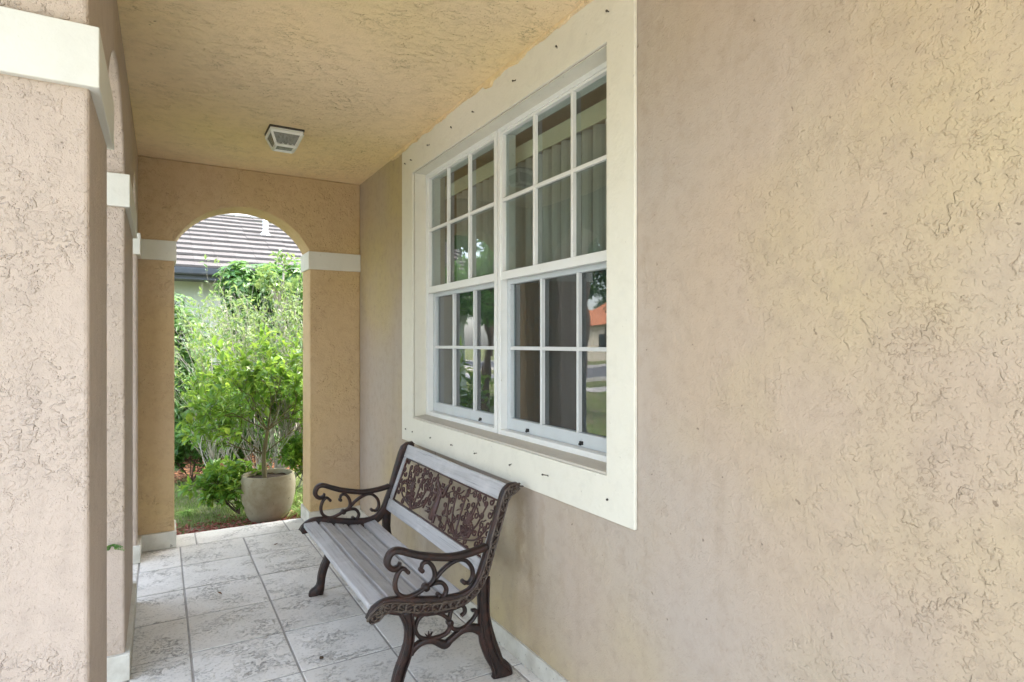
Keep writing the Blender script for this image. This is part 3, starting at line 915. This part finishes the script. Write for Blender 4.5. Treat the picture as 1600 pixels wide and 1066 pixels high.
def branchy(rg, base, dirs, depth, length, radius, spread, leafL, leafW, nleaf, BV, BF, LV, LF, upbias=.25, simple=False, keep=None, min_leaf_depth=1, taper=.68):
    def rec(p, d, L, r, k):
        n = 4; pts = [p]; q = p; dd = d
        for i in range(n):
            dd = (dd+rdir(rg)*.16+Vector((0, 0, upbias*.12))).normalized(); q = q+dd*(L/n); pts.append(q)
        tube(BV, BF, pts, [r, r*taper], 5 if r > .006 else 4)
        if k <= min_leaf_depth:
            for j in range(nleaf):
                t = rg.uniform(.25, 1); i = min(int(t*n), n-1)
                pos = pts[i].lerp(pts[i+1], t*n-i)
                if keep and not keep(pos): continue
                ld = (dd*.35+rdir(rg, .15)).normalized()
                s = rg.uniform(.6, 1.15)
                leaf(LV, LF, pos+ld*.008, ld, Vector((0, 0, 1))+rdir(rg)*.5, leafL*s, leafW*s, .2, rg.uniform(.05, .3), simple)
        if k == 0: return
        for j in range(rg.choice((2, 3, 3))):
            nd = (dd+rdir(rg)*spread+Vector((0, 0, upbias))).normalized()
            i = rg.choice((2, 3, 4))
            rec(pts[i], nd, L*rg.uniform(.6, .85), r*taper*.85, k-1)
    for d in dirs: rec(Vector(base), Vector(d).normalized(), length, radius, depth)

# planter
px_, py_ = .80, 5.50
prof = [(.120, -.10), (.142, -.088), (.166, -.04), (.190, .03), (.206, .11), (.213, .19), (.208, .245), (.199, .275), (.201, .287), (.194, .293), (.184, .290), (.176, .25)]
bm = bmesh.new(); NS = 40; rings = []
for r, z in prof:
    rings.append([bm.verts.new((px_+r*cos(2*pi*i/NS)*1.04, py_+r*sin(2*pi*i/NS), z+.0*r)) for i in range(NS)])
for a, b in zip(rings, rings[1:]):
    for i in range(NS):
        j = (i+1) % NS; bm.faces.new((a[i], a[j], b[j], b[i]))
bm.faces.new(rings[0][::-1])
pot = obj('planter_pot', bm, M['pot'], smooth=True)
tag(pot, 'rounded beige glazed planter pot standing by the porch slab outside the arch', 'planter')
bm = bmesh.new()
vs = [bm.verts.new((px_+.178*cos(2*pi*i/NS)*1.04, py_+.174*sin(2*pi*i/NS), .255+.008*sin(i*1.7))) for i in range(NS)]
bm.faces.new(vs); obj('soil', bm, M['soil'], pot)

# shrub growing in the planter
rg = random.Random(11)
sh = empty('potted_shrub', (px_-.03, py_, .25), 'bright green leafy shrub with thin dark trunk growing in the beige planter', 'shrub')
BV, BF, LV, LF = [], [], [], []
p0 = Vector((px_-.03, py_, .25)); p1 = p0+Vector((.0, .03, .20)); p2 = p0+Vector((.03, .04, .40))
tube(BV, BF, catmull([p0, p1, p2], 4), [.021, .015], 7)
branchy(rg, p1, [(-.85, .2, .55), (-.9, -.1, .30), (.8, .2, .45), (-.4, .5, .5)], 3, .33, .0050, .85, .094, .043, 6, BV, BF, LV, LF, min_leaf_depth=2)
branchy(rg, p2, [(-.35, .1, 1), (.45, .2, .9), (.1, .5, 1), (.0, -.25, 1), (-.8, .1, .8), (.8, .1, .7), (-.7, -.2, .5), (.6, -.2, .5)], 3, .33, .0060, .85, .094, .043, 5, BV, BF, LV, LF, min_leaf_depth=2)
pyobj('trunk', BV, BF, M['bark_olive'], sh, True); pyobj('foliage', LV, LF, M['leaf_bright'], sh)

# low shrub to the left of the planter
rg = random.Random(12)
lo = empty('low_shrub', (.55, 5.75, -.1), 'low spreading bright green shrub touching the left of the planter', 'shrub')
BV, BF, LV, LF = [], [], [], []
branchy(rg, (.60, 5.72, -.08), [(-.6, -.1, .55), (-.35, .1, .9), (-.8, .25, .8), (-.1, .2, .8), (-.5, -.3, .45), (-.2, .5, .7)], 3, .22, .006, .8, .085, .045, 6, BV, BF, LV, LF, .12, min_leaf_depth=2)
pyobj('branches', BV, BF, M['bark_dark'], lo, True); pyobj('foliage', LV, LF, M['leaf_bright'], lo)

# tall leggy shrub with pale bare stems behind
def stem_shrub(name, label, cx, cy, seed, dirs, n, L, mat, leafL=.06, nl=4, depth=3, keep=None, rad=.009, bare=0):
    rg = random.Random(seed)
    e = empty(name, (cx, cy, -.1), label, 'shrub')
    BV, BF, LV, LF = [], [], [], []
    ds = []
    for i in range(n):
        a = rg.uniform(0, 2*pi); s = rg.uniform(dirs[0], dirs[1]); ds.append((cos(a)*s, sin(a)*s, 1))
    for d in ds:
        branchy(rg, (cx+rg.uniform(-.15, .15), cy+rg.uniform(-.12, .12), -.1), [d], depth, L*rg.uniform(.85, 1.1), rad, .42, leafL, leafL*.42, nl, BV, BF, LV, LF, .22, False, keep, 3 if depth > 3 else 2)
    for k in range(bare):
        a = rg.uniform(-.2, 1.2)*pi; o_ = Vector((cos(a)*rg.uniform(.3, 1.0), -abs(sin(a))*.5, 1)).normalized()
        branchy(rg, (cx+rg.uniform(-.2, .2), cy-.25, -.05), [o_], 2, L*rg.uniform(.6, .9), .0055, .35, 0, 0, 0, BV, BF, LV, LF, .15, taper=.75)
    pyobj('branches', BV, BF, M['bark_grey'], e, True); pyobj('foliage', LV, LF, M[mat], e)
    return e
stem_shrub('leggy_shrub', 'tall pale green shrub with tangled bare grey stems behind the planter', 1.02, 7.0, 3, (.15, .68), 19, .80, 'leaf_pale', .062, 3, 4, bare=12)
stem_shrub('leggy_shrub', 'light green twiggy shrub beside the right jamb of the arch', 1.26, 6.5, 4, (.1, .6), 9, .60, 'leaf_bright', .064, 8, 4)
stem_shrub('leggy_shrub', 'thin sparse shrub with long arching stems left of the planter', .55, 6.6, 8, (.3, .85), 8, .50, 'leaf_bright', .068, 6, 4, bare=7)

rg = random.Random(13)
for k, (cx, cy, lab) in enumerate(((1.33, 6.35, 'knee high bright green shrub filling in to the right behind the planter'), (.95, 7.3, 'low green undergrowth shrub at the foot of the bare grey stems'), (.30, 7.35, 'low leafy shrub at the left edge of the mulch bed'))):
    lo = empty('low_shrub', (cx, cy, -.1), lab, 'shrub')
    BV, BF, LV, LF = [], [], [], []
    branchy(rg, (cx, cy, -.08), [(-.5, -.1, .7), (-.2, .1, 1), (.5, .25, .8), (.1, .2, .8), (.6, -.3, .6), (.2, .5, 1), (-.5, .4, .8)], 3, .24, .006, .7, .072, .036, 8, BV, BF, LV, LF, .2, min_leaf_depth=2)
    pyobj('branches', BV, BF, M['bark_dark'], lo, True); pyobj('foliage', LV, LF, M['leaf_bright' if k == 0 else 'leaf_mid'], lo)

# umbrella-leaf shrubs
def umbrella_shrub(name, label, blobs, seed, n, mat, L=.13, stems=None):
    rg = random.Random(seed)
    c0 = Vector(blobs[0][0]); e = empty(name, (c0.x, c0.y, -.1), label, 'shrub')
    LV, LF, BV, BF = [], [], [], []
    tot = sum(b[1][0]*b[1][1]+b[1][0]*b[1][2] for b in blobs)
    for (c, r) in blobs:
        c = Vector(c); k = int(n*(r[0]*r[1]+r[0]*r[2])/tot)
        for i in range(k):
            d = rdir(rg, .12); rad = rg.uniform(.55, 1.06)
            p = c+Vector((d.x*r[0], d.y*r[1], d.z*r[2]))*rad
            ax = (d+Vector((0, 0, .9))+rdir(rg)*.4).normalized()
            m = rg.choice((6, 7, 8)); s = rg.uniform(.65, 1.1)
            t1 = ax.orthogonal().normalized(); t2 = ax.cross(t1)
            for j in range(m):
                a = 2*pi*j/m+rg.uniform(-.15, .15)
                dd = (t1*cos(a)+t2*sin(a)+ax*.12).normalized()
                leaf(LV, LF, p+dd*.012, dd, ax, L*s, L*.36*s, .12, .28)
            if rg.random() < .35: tube(BV, BF, [p, p-ax*.16+rdir(rg)*.05, c.lerp(p, .4)], [.003, .008], 4)
    if stems:
        for st in stems: tube(BV, BF, catmull(st, 5), [.022, .012], 6)
    pyobj('branches', BV, BF, M['bark_dark'], e, True); pyobj('foliage', LV, LF, M[mat], e)
    return e
umbrella_shrub('umbrella_shrub', 'dense umbrella-leaved green shrub beside the left jamb of the end arch', [((.10, 8.7, .95), (.62, .6, 1.05)), ((-.15, 8.6, 1.3), (.6, .5, .8)), ((.55, 8.9, .55), (.45, .4, .6))], 21, 1100, 'leaf_mid', .14)
umbrella_shrub('umbrella_shrub', 'tall umbrella-leaved shrub with leafy head reaching the gutter of the neighbouring house', [((.95, 9.0, 2.15), (.27, .3, .40)), ((1.32, 9.0, 2.18), (.30, .3, .34)), ((1.72, 9.1, 2.12), (.32, .3, .30)), ((1.0, 8.9, 1.65), (.34, .35, .40)), ((1.5, 8.9, 1.5), (.5, .35, .5))], 22, 760, 'leaf_mid', .14,
               stems=[[(1.2, 9.0, -.1), (1.1, 9.0, .8), (.95, 8.95, 1.4), (1.1, 8.95, 1.9)], [(1.3, 9.0, -.1), (1.5, 9.05, .9), (1.4, 9.05, 1.8)], [(.72, 8.9, 1.0), (.66, 8.9, 1.35), (.85, 8.9, 1.62)]])
umbrella_shrub('umbrella_shrub', 'slender leafy shrub top beside the right edge of the arch', [((1.60, 8.6, 2.22), (.17, .2, .34)), ((2.0, 8.7, 1.7), (.4, .3, .5))], 23, 200, 'leaf_mid', .12,
               stems=[[(1.66, 8.6, -.1), (1.62, 8.6, 1.0), (1.60, 8.6, 2.0)]])
umbrella_shrub('umbrella_shrub', 'dark leafy shrub low against the neighbouring wall behind the stems', [((1.3, 9.3, .7), (.8, .35, .85)), ((2.3, 9.2, .5), (.6, .4, .6))], 24, 620, 'leaf_dark', .13)

# slim grey tree trunk with a bit of crown above
def tree(name, label, x, y, h, r, crown, seed, mat='leaf_far', n=1800, L=.22, cat='tree', group=None, bark_='bark_dark'):
    rg = random.Random(seed); e = empty(name, (x, y, -.1), label, cat, group)
    BV, BF, LV, LF = [], [], [], []
    top = Vector((x+rg.uniform(-.3, .3)*r*8, y, h))
    tube(BV, BF, catmull([Vector((x, y, -.1)), Vector((x+r, y, h*.4)), top], 5), [r, r*.6], 9)
    clumps = []
    for i in range(int(crown[3])):
        d = rdir(rg, .1); c = top+Vector((d.x*crown[0], d.y*crown[1], crown[2]*(.6+d.z)))*rg.uniform(.35, 1)
        clumps.append(c)
        tube(BV, BF, catmull([top-Vector((0, 0, h*.12*rg.random())), top.lerp(c, .5)+rdir(rg)*.15*crown[0], c], 4), [r*.4, r*.06], 5)
    per = max(1, n//len(clumps))
    for c in clumps:
        rad = crown[0]*rg.uniform(.22, .36)
        for j in range(per):
            d = rdir(rg); p = c+d*rad*rg.uniform(.3, 1)
            leaf(LV, LF, p, rdir(rg, -.1), Vector((0, 0, 1))+rdir(rg)*.7, L*rg.uniform(.6, 1.2), L*.5, .2, .2, True)
    pyobj('trunk', BV, BF, M[bark_], e, True); pyobj('crown', LV, LF, M[mat], e)
    return e
tree('grey_trunk_tree', 'slim tree with pale grey trunk standing behind the garden shrubs', 1.42, 8.05, 1.95, .055, (.42, .35, .35, 9), 31, 'leaf_pale', 420, .09, bark_='bark_grey')

# grass tufts with long narrow blades
def tuft(x, y, z, n, L, seed, label, mat='blade', w=.011):
    rg = random.Random(seed); V, F = [], []
    for i in range(n):
        a = rg.uniform(0, 2*pi); s = rg.uniform(.25, 1.0); l = L*rg.uniform(.55, 1.1)
        b = Vector((x+rg.gauss(0, L*.12), y+rg.gauss(0, L*.12), z)); out_ = Vector((cos(a), sin(a), 0)); sd = Vector((-sin(a), cos(a), 0))
        pts = []
        for k in range(6):
            t = k/5; pts.append(b+out_*(l*s*t)*1.0+Vector((0, 0, l*(t*(1.25-.2*s)-t*t*(.55+.75*s)*.9))))
        q = len(V)
        for k, p in enumerate(pts):
            ww = w*(1-.85*(k/5)**1.5)*.5; V += [p-sd*ww, p+sd*ww]
        for k in range(5): F.append((q+2*k, q+2*k+1, q+2*k+3, q+2*k+2))
    o = pyobj('grass_tuft', V, F, M[mat]); tag(o, label, 'grass tuft')
    return o
tuft(1.10, 5.42, -.09, 110, .30, 41, 'spidery pale green grass tuft between the planter and the right arch jamb')
tuft(1.22, 5.85, -.09, 90, .42, 42, 'taller spidery grass clump behind the planter by the arch jamb')
tuft(.40, 5.18, -.095, 60, .10, 43, 'small low grass tuft in red mulch at the slab edge', 'blade', .006)
tuft(.60, 5.22, -.095, 50, .11, 44, 'small mossy grass tuft just left of the planter base', 'grass', .006)
tuft(.20, 5.95, -.095, 80, .13, 45, 'bright grass patch beside the left jamb beyond the mulch', 'blade', .008)

# lawn blades and mulch chips
rg = random.Random(51); V, F = [], []
for i in range(26000):
    x = rg.uniform(-1.0, 3.0); y = 5.55+rg.random()**1.3*3.2
    if noise.noise(Vector((x*2.2, y*2.2, 1))) < -.18 and rg.random() < .8: continue
    if y > 7.6+.3*noise.noise(Vector((x*2, 0, 5))): continue
    h = rg.uniform(.018, .05); a = rg.uniform(0, 2*pi); w = .0035+.001*y*.3
    b = Vector((x, y, -.102)); s = Vector((cos(a), sin(a), 0))*w; t = Vector((rg.uniform(-.6, .6)*h, rg.uniform(-.6, .6)*h, h))
    q = len(V); V += [b-s, b+s, b+t]; F.append((q, q+1, q+2))
tag(pyobj('lawn_grass', V, F, M['grass']), 'short patchy lawn grass between the mulch beds', 'grass', None, 'stuff')
def chips(name, label, mat, region, n, seed, size=.028):
    rg = random.Random(seed); V, F = [], []
    for i in range(n):
        x, y = region(rg); a = rg.uniform(0, pi); L = size*rg.uniform(.5, 1.3); w = L*rg.uniform(.25, .5); t = .004
        z = -.098+rg.uniform(0, .016); tx, ty = rg.uniform(-.35, .35), rg.uniform(-.35, .35)
        u = Vector((cos(a), sin(a), tx)).normalized()*L/2; v = Vector((-sin(a), cos(a), ty)).normalized()*w/2; nz = Vector((0, 0, t))
        c = Vector((x, y, z)); q = len(V)
        V += [c-u-v*.6, c+u*.9-v, c+u+v*.7, c-u*.8+v, c-u-v*.6+nz, c+u*.9-v+nz, c+u+v*.7+nz, c-u*.8+v+nz]
        F += [(q+4, q+5, q+6, q+7), (q, q+1, q+5, q+4), (q+1, q+2, q+6, q+5), (q+2, q+3, q+7, q+6), (q+3, q, q+4, q+7)]
    return tag(pyobj(name, V, F, M[mat]), label, 'mulch', None, 'stuff')
chips('red_mulch', 'red wood chip mulch along the outer edge of the slab', 'chips_red', lambda r: (r.uniform(-.5, 1.5), 5.06+abs(r.gauss(0, .24))), 5200, 52)
chips('brown_mulch', 'brown bark mulch under the dark shrubs at the back', 'chips_brown', lambda r: (r.uniform(-.8, 3.2), r.uniform(7.35, 9.6)), 6500, 53, .05)
V = [(-2, 7.5, -.096), (4, 7.45, -.096), (4, 10.9, -.096), (-2, 10.9, -.096)]
tag(pyobj('mulch_bed', V, [(0, 1, 2, 3)], M['mulch_base']), kind='structure')
V = [(-.9, 5.053, -.096), (1.9, 5.053, -.096), (1.9, 5.42, -.096), (1.0, 5.50, -.096), (.5, 5.42, -.096), (0, 5.36, -.096), (-.9, 5.3, -.096)]
tag(pyobj('mulch_strip', V, [tuple(range(7))], M['mulch_base']), kind='structure')

# little fern sprouting from the second pier
rg = random.Random(61); V, F = [], []
fx, fy, fz = -.168, 2.983, .560
for j in range(9):
    a = rg.uniform(-.1, 1)*pi; d = Vector((cos(a), -.6, sin(a)*.75-.25)).normalized(); l = rg.uniform(.032, .055); p = Vector((fx, fy, fz))
    for k in range(1, 7):
        q = p+d*l*k/6-Vector((0, 0, .010*(k/6)**2))
        for sgn in (-1, 1):
            sd = (d.cross(Vector((0, 1, 0)))*sgn+d*.6).normalized()
            leaf(V, F, q, sd, Vector((0, -1, .2)), .014*(1.1-k/8), .006, .1, .1, True)
tag(pyobj('fern_sprig', V, F, M['leaf_mid']), 'tiny green fern sprig sprouting from the stucco of the second pier', 'fern')

# bits of debris on the tiles
V, F = [], []
c = Vector((.62, 2.74, .006)); tube(V, F, [c+Vector((-.009, 0, 0)), c+Vector((-.004, .001, .002)), c+Vector((.005, 0, .001)), c+Vector((.009, .002, 0))], [.003, .007, .006, .002], 7)
tag(pyobj('pebble', V, F, M['bark_dark'], None, True), 'small dark pebble on the floor tiles in front of the bench', 'pebble')
rg = random.Random(77)
for (x, y, lab) in ((.68, 4.45, 'small dry leaf near the garden end of the tiled floor'), (.30, 3.72, 'dry brown leaf scrap beside the arcade on the floor tiles'), (1.08, 2.62, 'dry leaf lying under the bench seat')):
    V, F = [], []
    leaf(V, F, Vector((x, y, .004)), Vector((rg.uniform(-1, 1), rg.uniform(-1, 1), .05)), Vector((0, 0, 1)), .034, .014, .3, -.2)
    tag(pyobj('dry_leaf', V, F, M['chips_brown']), lab, 'leaf')

# ------------------------------------------------------------------ neighbouring house
nh = empty('neighbour_house', (2, 11, -.1), 'neighbouring house with grey tiled roof, dark gutter and pale green wall beyond the shrubs', 'house')
HY = 11.0; HX0, HX1 = -3.2, 13
obj('wall', boxes((HX0+.6, HX1-.6, HY+.55, HY+8, -.1, 2.45)), M['house_green'], nh)
obj('soffit', boxes((HX0, HX1, HY+.03, HY+.549, 2.44, 2.47)), M['gutter'], nh)
obj('fascia', boxes((HX0, HX1, HY+.004, HY+.03, 2.43, 2.62)), M['gutter'], nh)
bm = bmesh.new()
prism(bm, [(HY-.115, 2.52), (HY-.095, 2.50), (HY-.002, 2.50), (HY-.002, 2.625), (HY-.010, 2.625), (HY-.012, 2.515), (HY-.092, 2.515), (HY-.118, 2.60), (HY-.128, 2.605), (HY-.128, 2.59)], 'x', HX0, HX1)
obj('gutter', bm, M['gutter'], nh)
bm = bmesh.new()
pitch = .42; row = .345; nrow = 12
rgr = random.Random(71)
for i in range(nrow):
    ya = HY-.06+i*row*.922; za = 2.66+i*row*.922*pitch
    x = HX0-(.15 if i % 2 else 0)
    while x < HX1-.02:
        w = .33; j = rgr.uniform(-.004, .004)
        yb = ya+row*1.02; zb = za+row*1.02*pitch
        if -1.5 < x < 6:
            p = [(x+.001, ya, za+j), (x+w-.001, ya, za+j), (x+w-.001, yb, zb-.045+j), (x+.001, yb, zb-.045+j)]
            lo_ = [(a, b, c-.038) for a, b, c in p]
            vs = [bm.verts.new(q) for q in p+lo_]
            for f in ((0, 1, 2, 3), (4, 7, 6, 5), (0, 4, 5, 1), (1, 5, 6, 2), (2, 6, 7, 3), (3, 7, 4, 0)): bm.faces.new([vs[k] for k in f])
            x += w
        else:
            w = 1.5 if x < -1.5 else 2.2
            w = min(w, -1.5-x+.01) if x < -1.5 else min(w, HX1-x+.01)
            w = max(w, .2)
            p = [(x, ya, za), (x+w, ya, za), (x+w, yb, zb-.045), (x, yb, zb-.045)]
            lo_ = [(a, b, c-.038) for a, b, c in p]
            vs = [bm.verts.new(q) for q in p+lo_]
            for f in ((0, 1, 2, 3), (4, 7, 6, 5), (0, 4, 5, 1), (1, 5, 6, 2), (2, 6, 7, 3), (3, 7, 4, 0)): bm.faces.new([vs[k] for k in f])
            x += w
yt = HY-.06+nrow*row*.922; zt = 2.66+nrow*row*.922*pitch
prism(bm, [(HY, 2.50), (yt, zt-.14), (yt+.1, zt-.14), (yt+4.5, 2.60), (yt+4.5, 2.50)], 'x', HX0+.1, HX1-.1)
roof = obj('roof', bm, M['roof_grey'], nh)
bm = bmesh.new()
x = -3.0
while x < 7:
    sweep(bm, [Vector((x, yt+.03, zt-.02)), Vector((x+.36, yt+.03, zt+.0))], (0, 0, 1), .11, .05, 8, 1); x += .34
obj('ridge_cap', bm, M['pavement'], nh, smooth=True)
V, F = [], []
vy = 13.3; vz = 2.66+(vy-HY)*pitch
tube(V, F, [(1.88, vy, vz-.1), (1.88, vy, vz+.42)], [.05, .05], 12); tube(V, F, [(1.88, vy, vz-.02), (1.88, vy, vz+.06)], [.12, .055], 12)
pyobj('vent_pipe', V, F, M['white_pipe'], nh, True)

# dark board fence at the right behind the shrubs
fe = empty('board_fence', (1.75, 9.9, -.1), 'dark weathered board fence behind the shrubs at the right of the arch', 'fence')
bs = []
x = 1.75
while x < 6.5:
    bs.append((x, x+.135, 9.90, 9.92, -.1, 1.62+.01*sin(x*40))); x += .142
obj('boards', boxes(*bs), M['fence'], fe)
obj('rail', boxes((1.75, 6.5, 9.921, 9.96, .2, .29)), M['fence'], fe); obj('rail', boxes((1.75, 6.5, 9.921, 9.96, 1.25, 1.34)), M['fence'], fe)

tag(obj('bounce_paving', boxes((-4.6, WX-.02, -7.5, -1.31, -.3, -.06), (-8.9, -.56, -.9, 3.3, -.3, -.075)), M['pavement']), kind='structure')  # unseen pale paving, added to bounce light into the porch
# ------------------------------------------------------------------ street side (seen in the window reflections)
V = [(-10.2, -60, -.094), (-8.9, -60, -.094), (-8.9, 90, -.094), (-10.2, 90, -.094)]
tag(pyobj('sidewalk', V, [(0, 1, 2, 3)], M['pavement']), kind='structure')
V = [(-18.5, -60, -.090), (-12.3, -60, -.090), (-12.3, 90, -.090), (-18.5, 90, -.090)]
tag(pyobj('road', V, [(0, 1, 2, 3)], M['asphalt']), kind='structure')
tag(obj('kerb', boxes((-12.3, -12.1, -60, 90, -.1, .03), (-18.7, -18.5, -60, 90, -.1, .03)), M['pavement']), kind='structure')
def far_house(x, y, w, d, label, roofm, wallm):
    e = empty('street_house', (x, y, -.1), label, 'house')
    obj('wall', boxes((x, x+w, y, y+d, -.1, 2.9)), M[wallm], e)
    bm = bmesh.new()
    o_ = .5; v = [bm.verts.new(p) for p in ((x-o_, y-o_, 2.85), (x+w+o_, y-o_, 2.85), (x+w+o_, y+d+o_, 2.85), (x-o_, y+d+o_, 2.85), (x+w/2, y+d*.3, 5.2), (x+w/2, y+d*.7, 5.2))]
    for f in ((0, 3, 2, 1), (0, 1, 4), (1, 2, 5, 4), (2, 3, 5), (3, 0, 4, 5)): bm.faces.new([v[i] for i in f])
    obj('roof', bm, M[roofm], e)
    for k in range(3):
        yy = y+1.5+k*(d-3.5)/2.2
        obj('window', boxes((x+w-.02, x+w+.03, yy, yy+1.4, .9, 2.1)), M['dark_glass'], e)
        obj('window', boxes((x+1+k*2.4, x+2.2+k*2.4, y-.03, y+.02, .9, 2.1)), M['dark_glass'], e)
far_house(-34, 28, 9, 14, 'cream house with orange tiled roof across the street', 'roof_orange', 'house_cream')
far_house(-36, 4, 10, 13, 'pale green house with grey roof across the street', 'roof_grey', 'house_green')
tree('street_tree', 'broad oak on the front lawn beside the sidewalk', -9.6, 15.0, 4.2, .22, (3.4, 3.4, 2.2, 26), 81, 'leaf_far', 5200, .22)
tree('side_tree', 'leafy small tree on the lawn just outside the garden end of the arcade', -2.6, 10.6, 2.3, .07, (1.25, 1.25, 1.2, 22), 94, 'leaf_mid', 3600, .13)
tree('street_tree', 'round leafy tree across the road before the orange roofed house', -21, 24, 2.6, .18, (2.2, 2.2, 1.6, 16), 82, 'leaf_far', 2600, .26)
tree('street_tree', 'tall tree behind the street between the two houses', -28, 20, 4.5, .3, (4, 4, 2.6, 22), 83, 'leaf_far', 3600, .4)
# far greenery behind everything, so the horizon is closed
def screen_of_trees():
    k = 0
    for (x, y, h, s) in ((-6, 24, 4, 85), (4, 27, 5, 86), (12, 24, 4.5, 87), (-45, 60, 5, 88), (-30, 62, 5, 89), (-52, 30, 5, 90), (-50, 8, 5, 92), (-14, 40, 4.5, 93)):
        tree('background_tree', ('leafy tree behind the neighbouring house, %s of three' % ('left', 'middle', 'right')[k]) if k < 3 else
             'distant tree on the far side of the street', x, y, h, .3, (4, 4, 2.8, 18), s, 'leaf_far', 1500, .55, group='trees behind the houses')
        k += 1
screen_of_trees()

# ------------------------------------------------------------------ light, sky, camera
SUN_EL, SUN_AZ = 60, 86      # azimuth measured from +Y toward +X
w = bpy.data.worlds.new("World"); bpy.context.scene.world = w; w.use_nodes = True
nt = w.node_tree; nt.nodes.clear()
sky = nt.nodes.new('ShaderNodeTexSky'); sky.sky_type = 'NISHITA'; sky.sun_disc = False
sky.sun_elevation = R(SUN_EL); sky.sun_rotation = R(SUN_AZ); sky.air_density = 1.0; sky.dust_density = 2.5; sky.ozone_density = 1
bg = nt.nodes.new('ShaderNodeBackground'); bg.inputs['Strength'].default_value = .15
wo = nt.nodes.new('ShaderNodeOutputWorld')
hs = nt.nodes.new('ShaderNodeHueSaturation'); hs.inputs['Saturation'].default_value = .60   # hazy, mostly overcast sky
nt.links.new(sky.outputs[0], hs.inputs['Color']); nt.links.new(hs.outputs[0], bg.inputs[0]); nt.links.new(bg.outputs[0], wo.inputs[0])
sd = bpy.data.lights.new('sun', 'SUN'); sd.energy = 1.1; sd.angle = R(20); sd.color = (1, .95, .86)
so = bpy.data.objects.new('sun', sd); C.objects.link(so)
dv = Vector((sin(R(SUN_AZ))*cos(R(SUN_EL)), cos(R(SUN_AZ))*cos(R(SUN_EL)), sin(R(SUN_EL))))
so.rotation_euler = dv.to_track_quat('Z', 'Y').to_euler(); so.location = (0, 0, 12)

cd = bpy.data.cameras.new('camera'); cam = bpy.data.objects.new('camera', cd); C.objects.link(cam)
cam.location = (0, 0, 1.4); cam.rotation_euler = (R(90), 0, -0.527482958)
cd.sensor_width = 36; cd.lens = 36*945.29/1600; cd.shift_y = 3.45/1600
cd.clip_start = .02; cd.clip_end = 900
sc_ = bpy.context.scene; sc_.camera = cam
vs_ = sc_.view_settings; vs_.view_transform = 'Standard'; vs_.look = 'None'; vs_.exposure = 3.2; vs_.gamma = 1
sc_.cycles.max_bounces = 10; sc_.cycles.diffuse_bounces = 6; sc_.cycles.transparent_max_bounces = 16
sc_.cycles.sample_clamp_indirect = 6
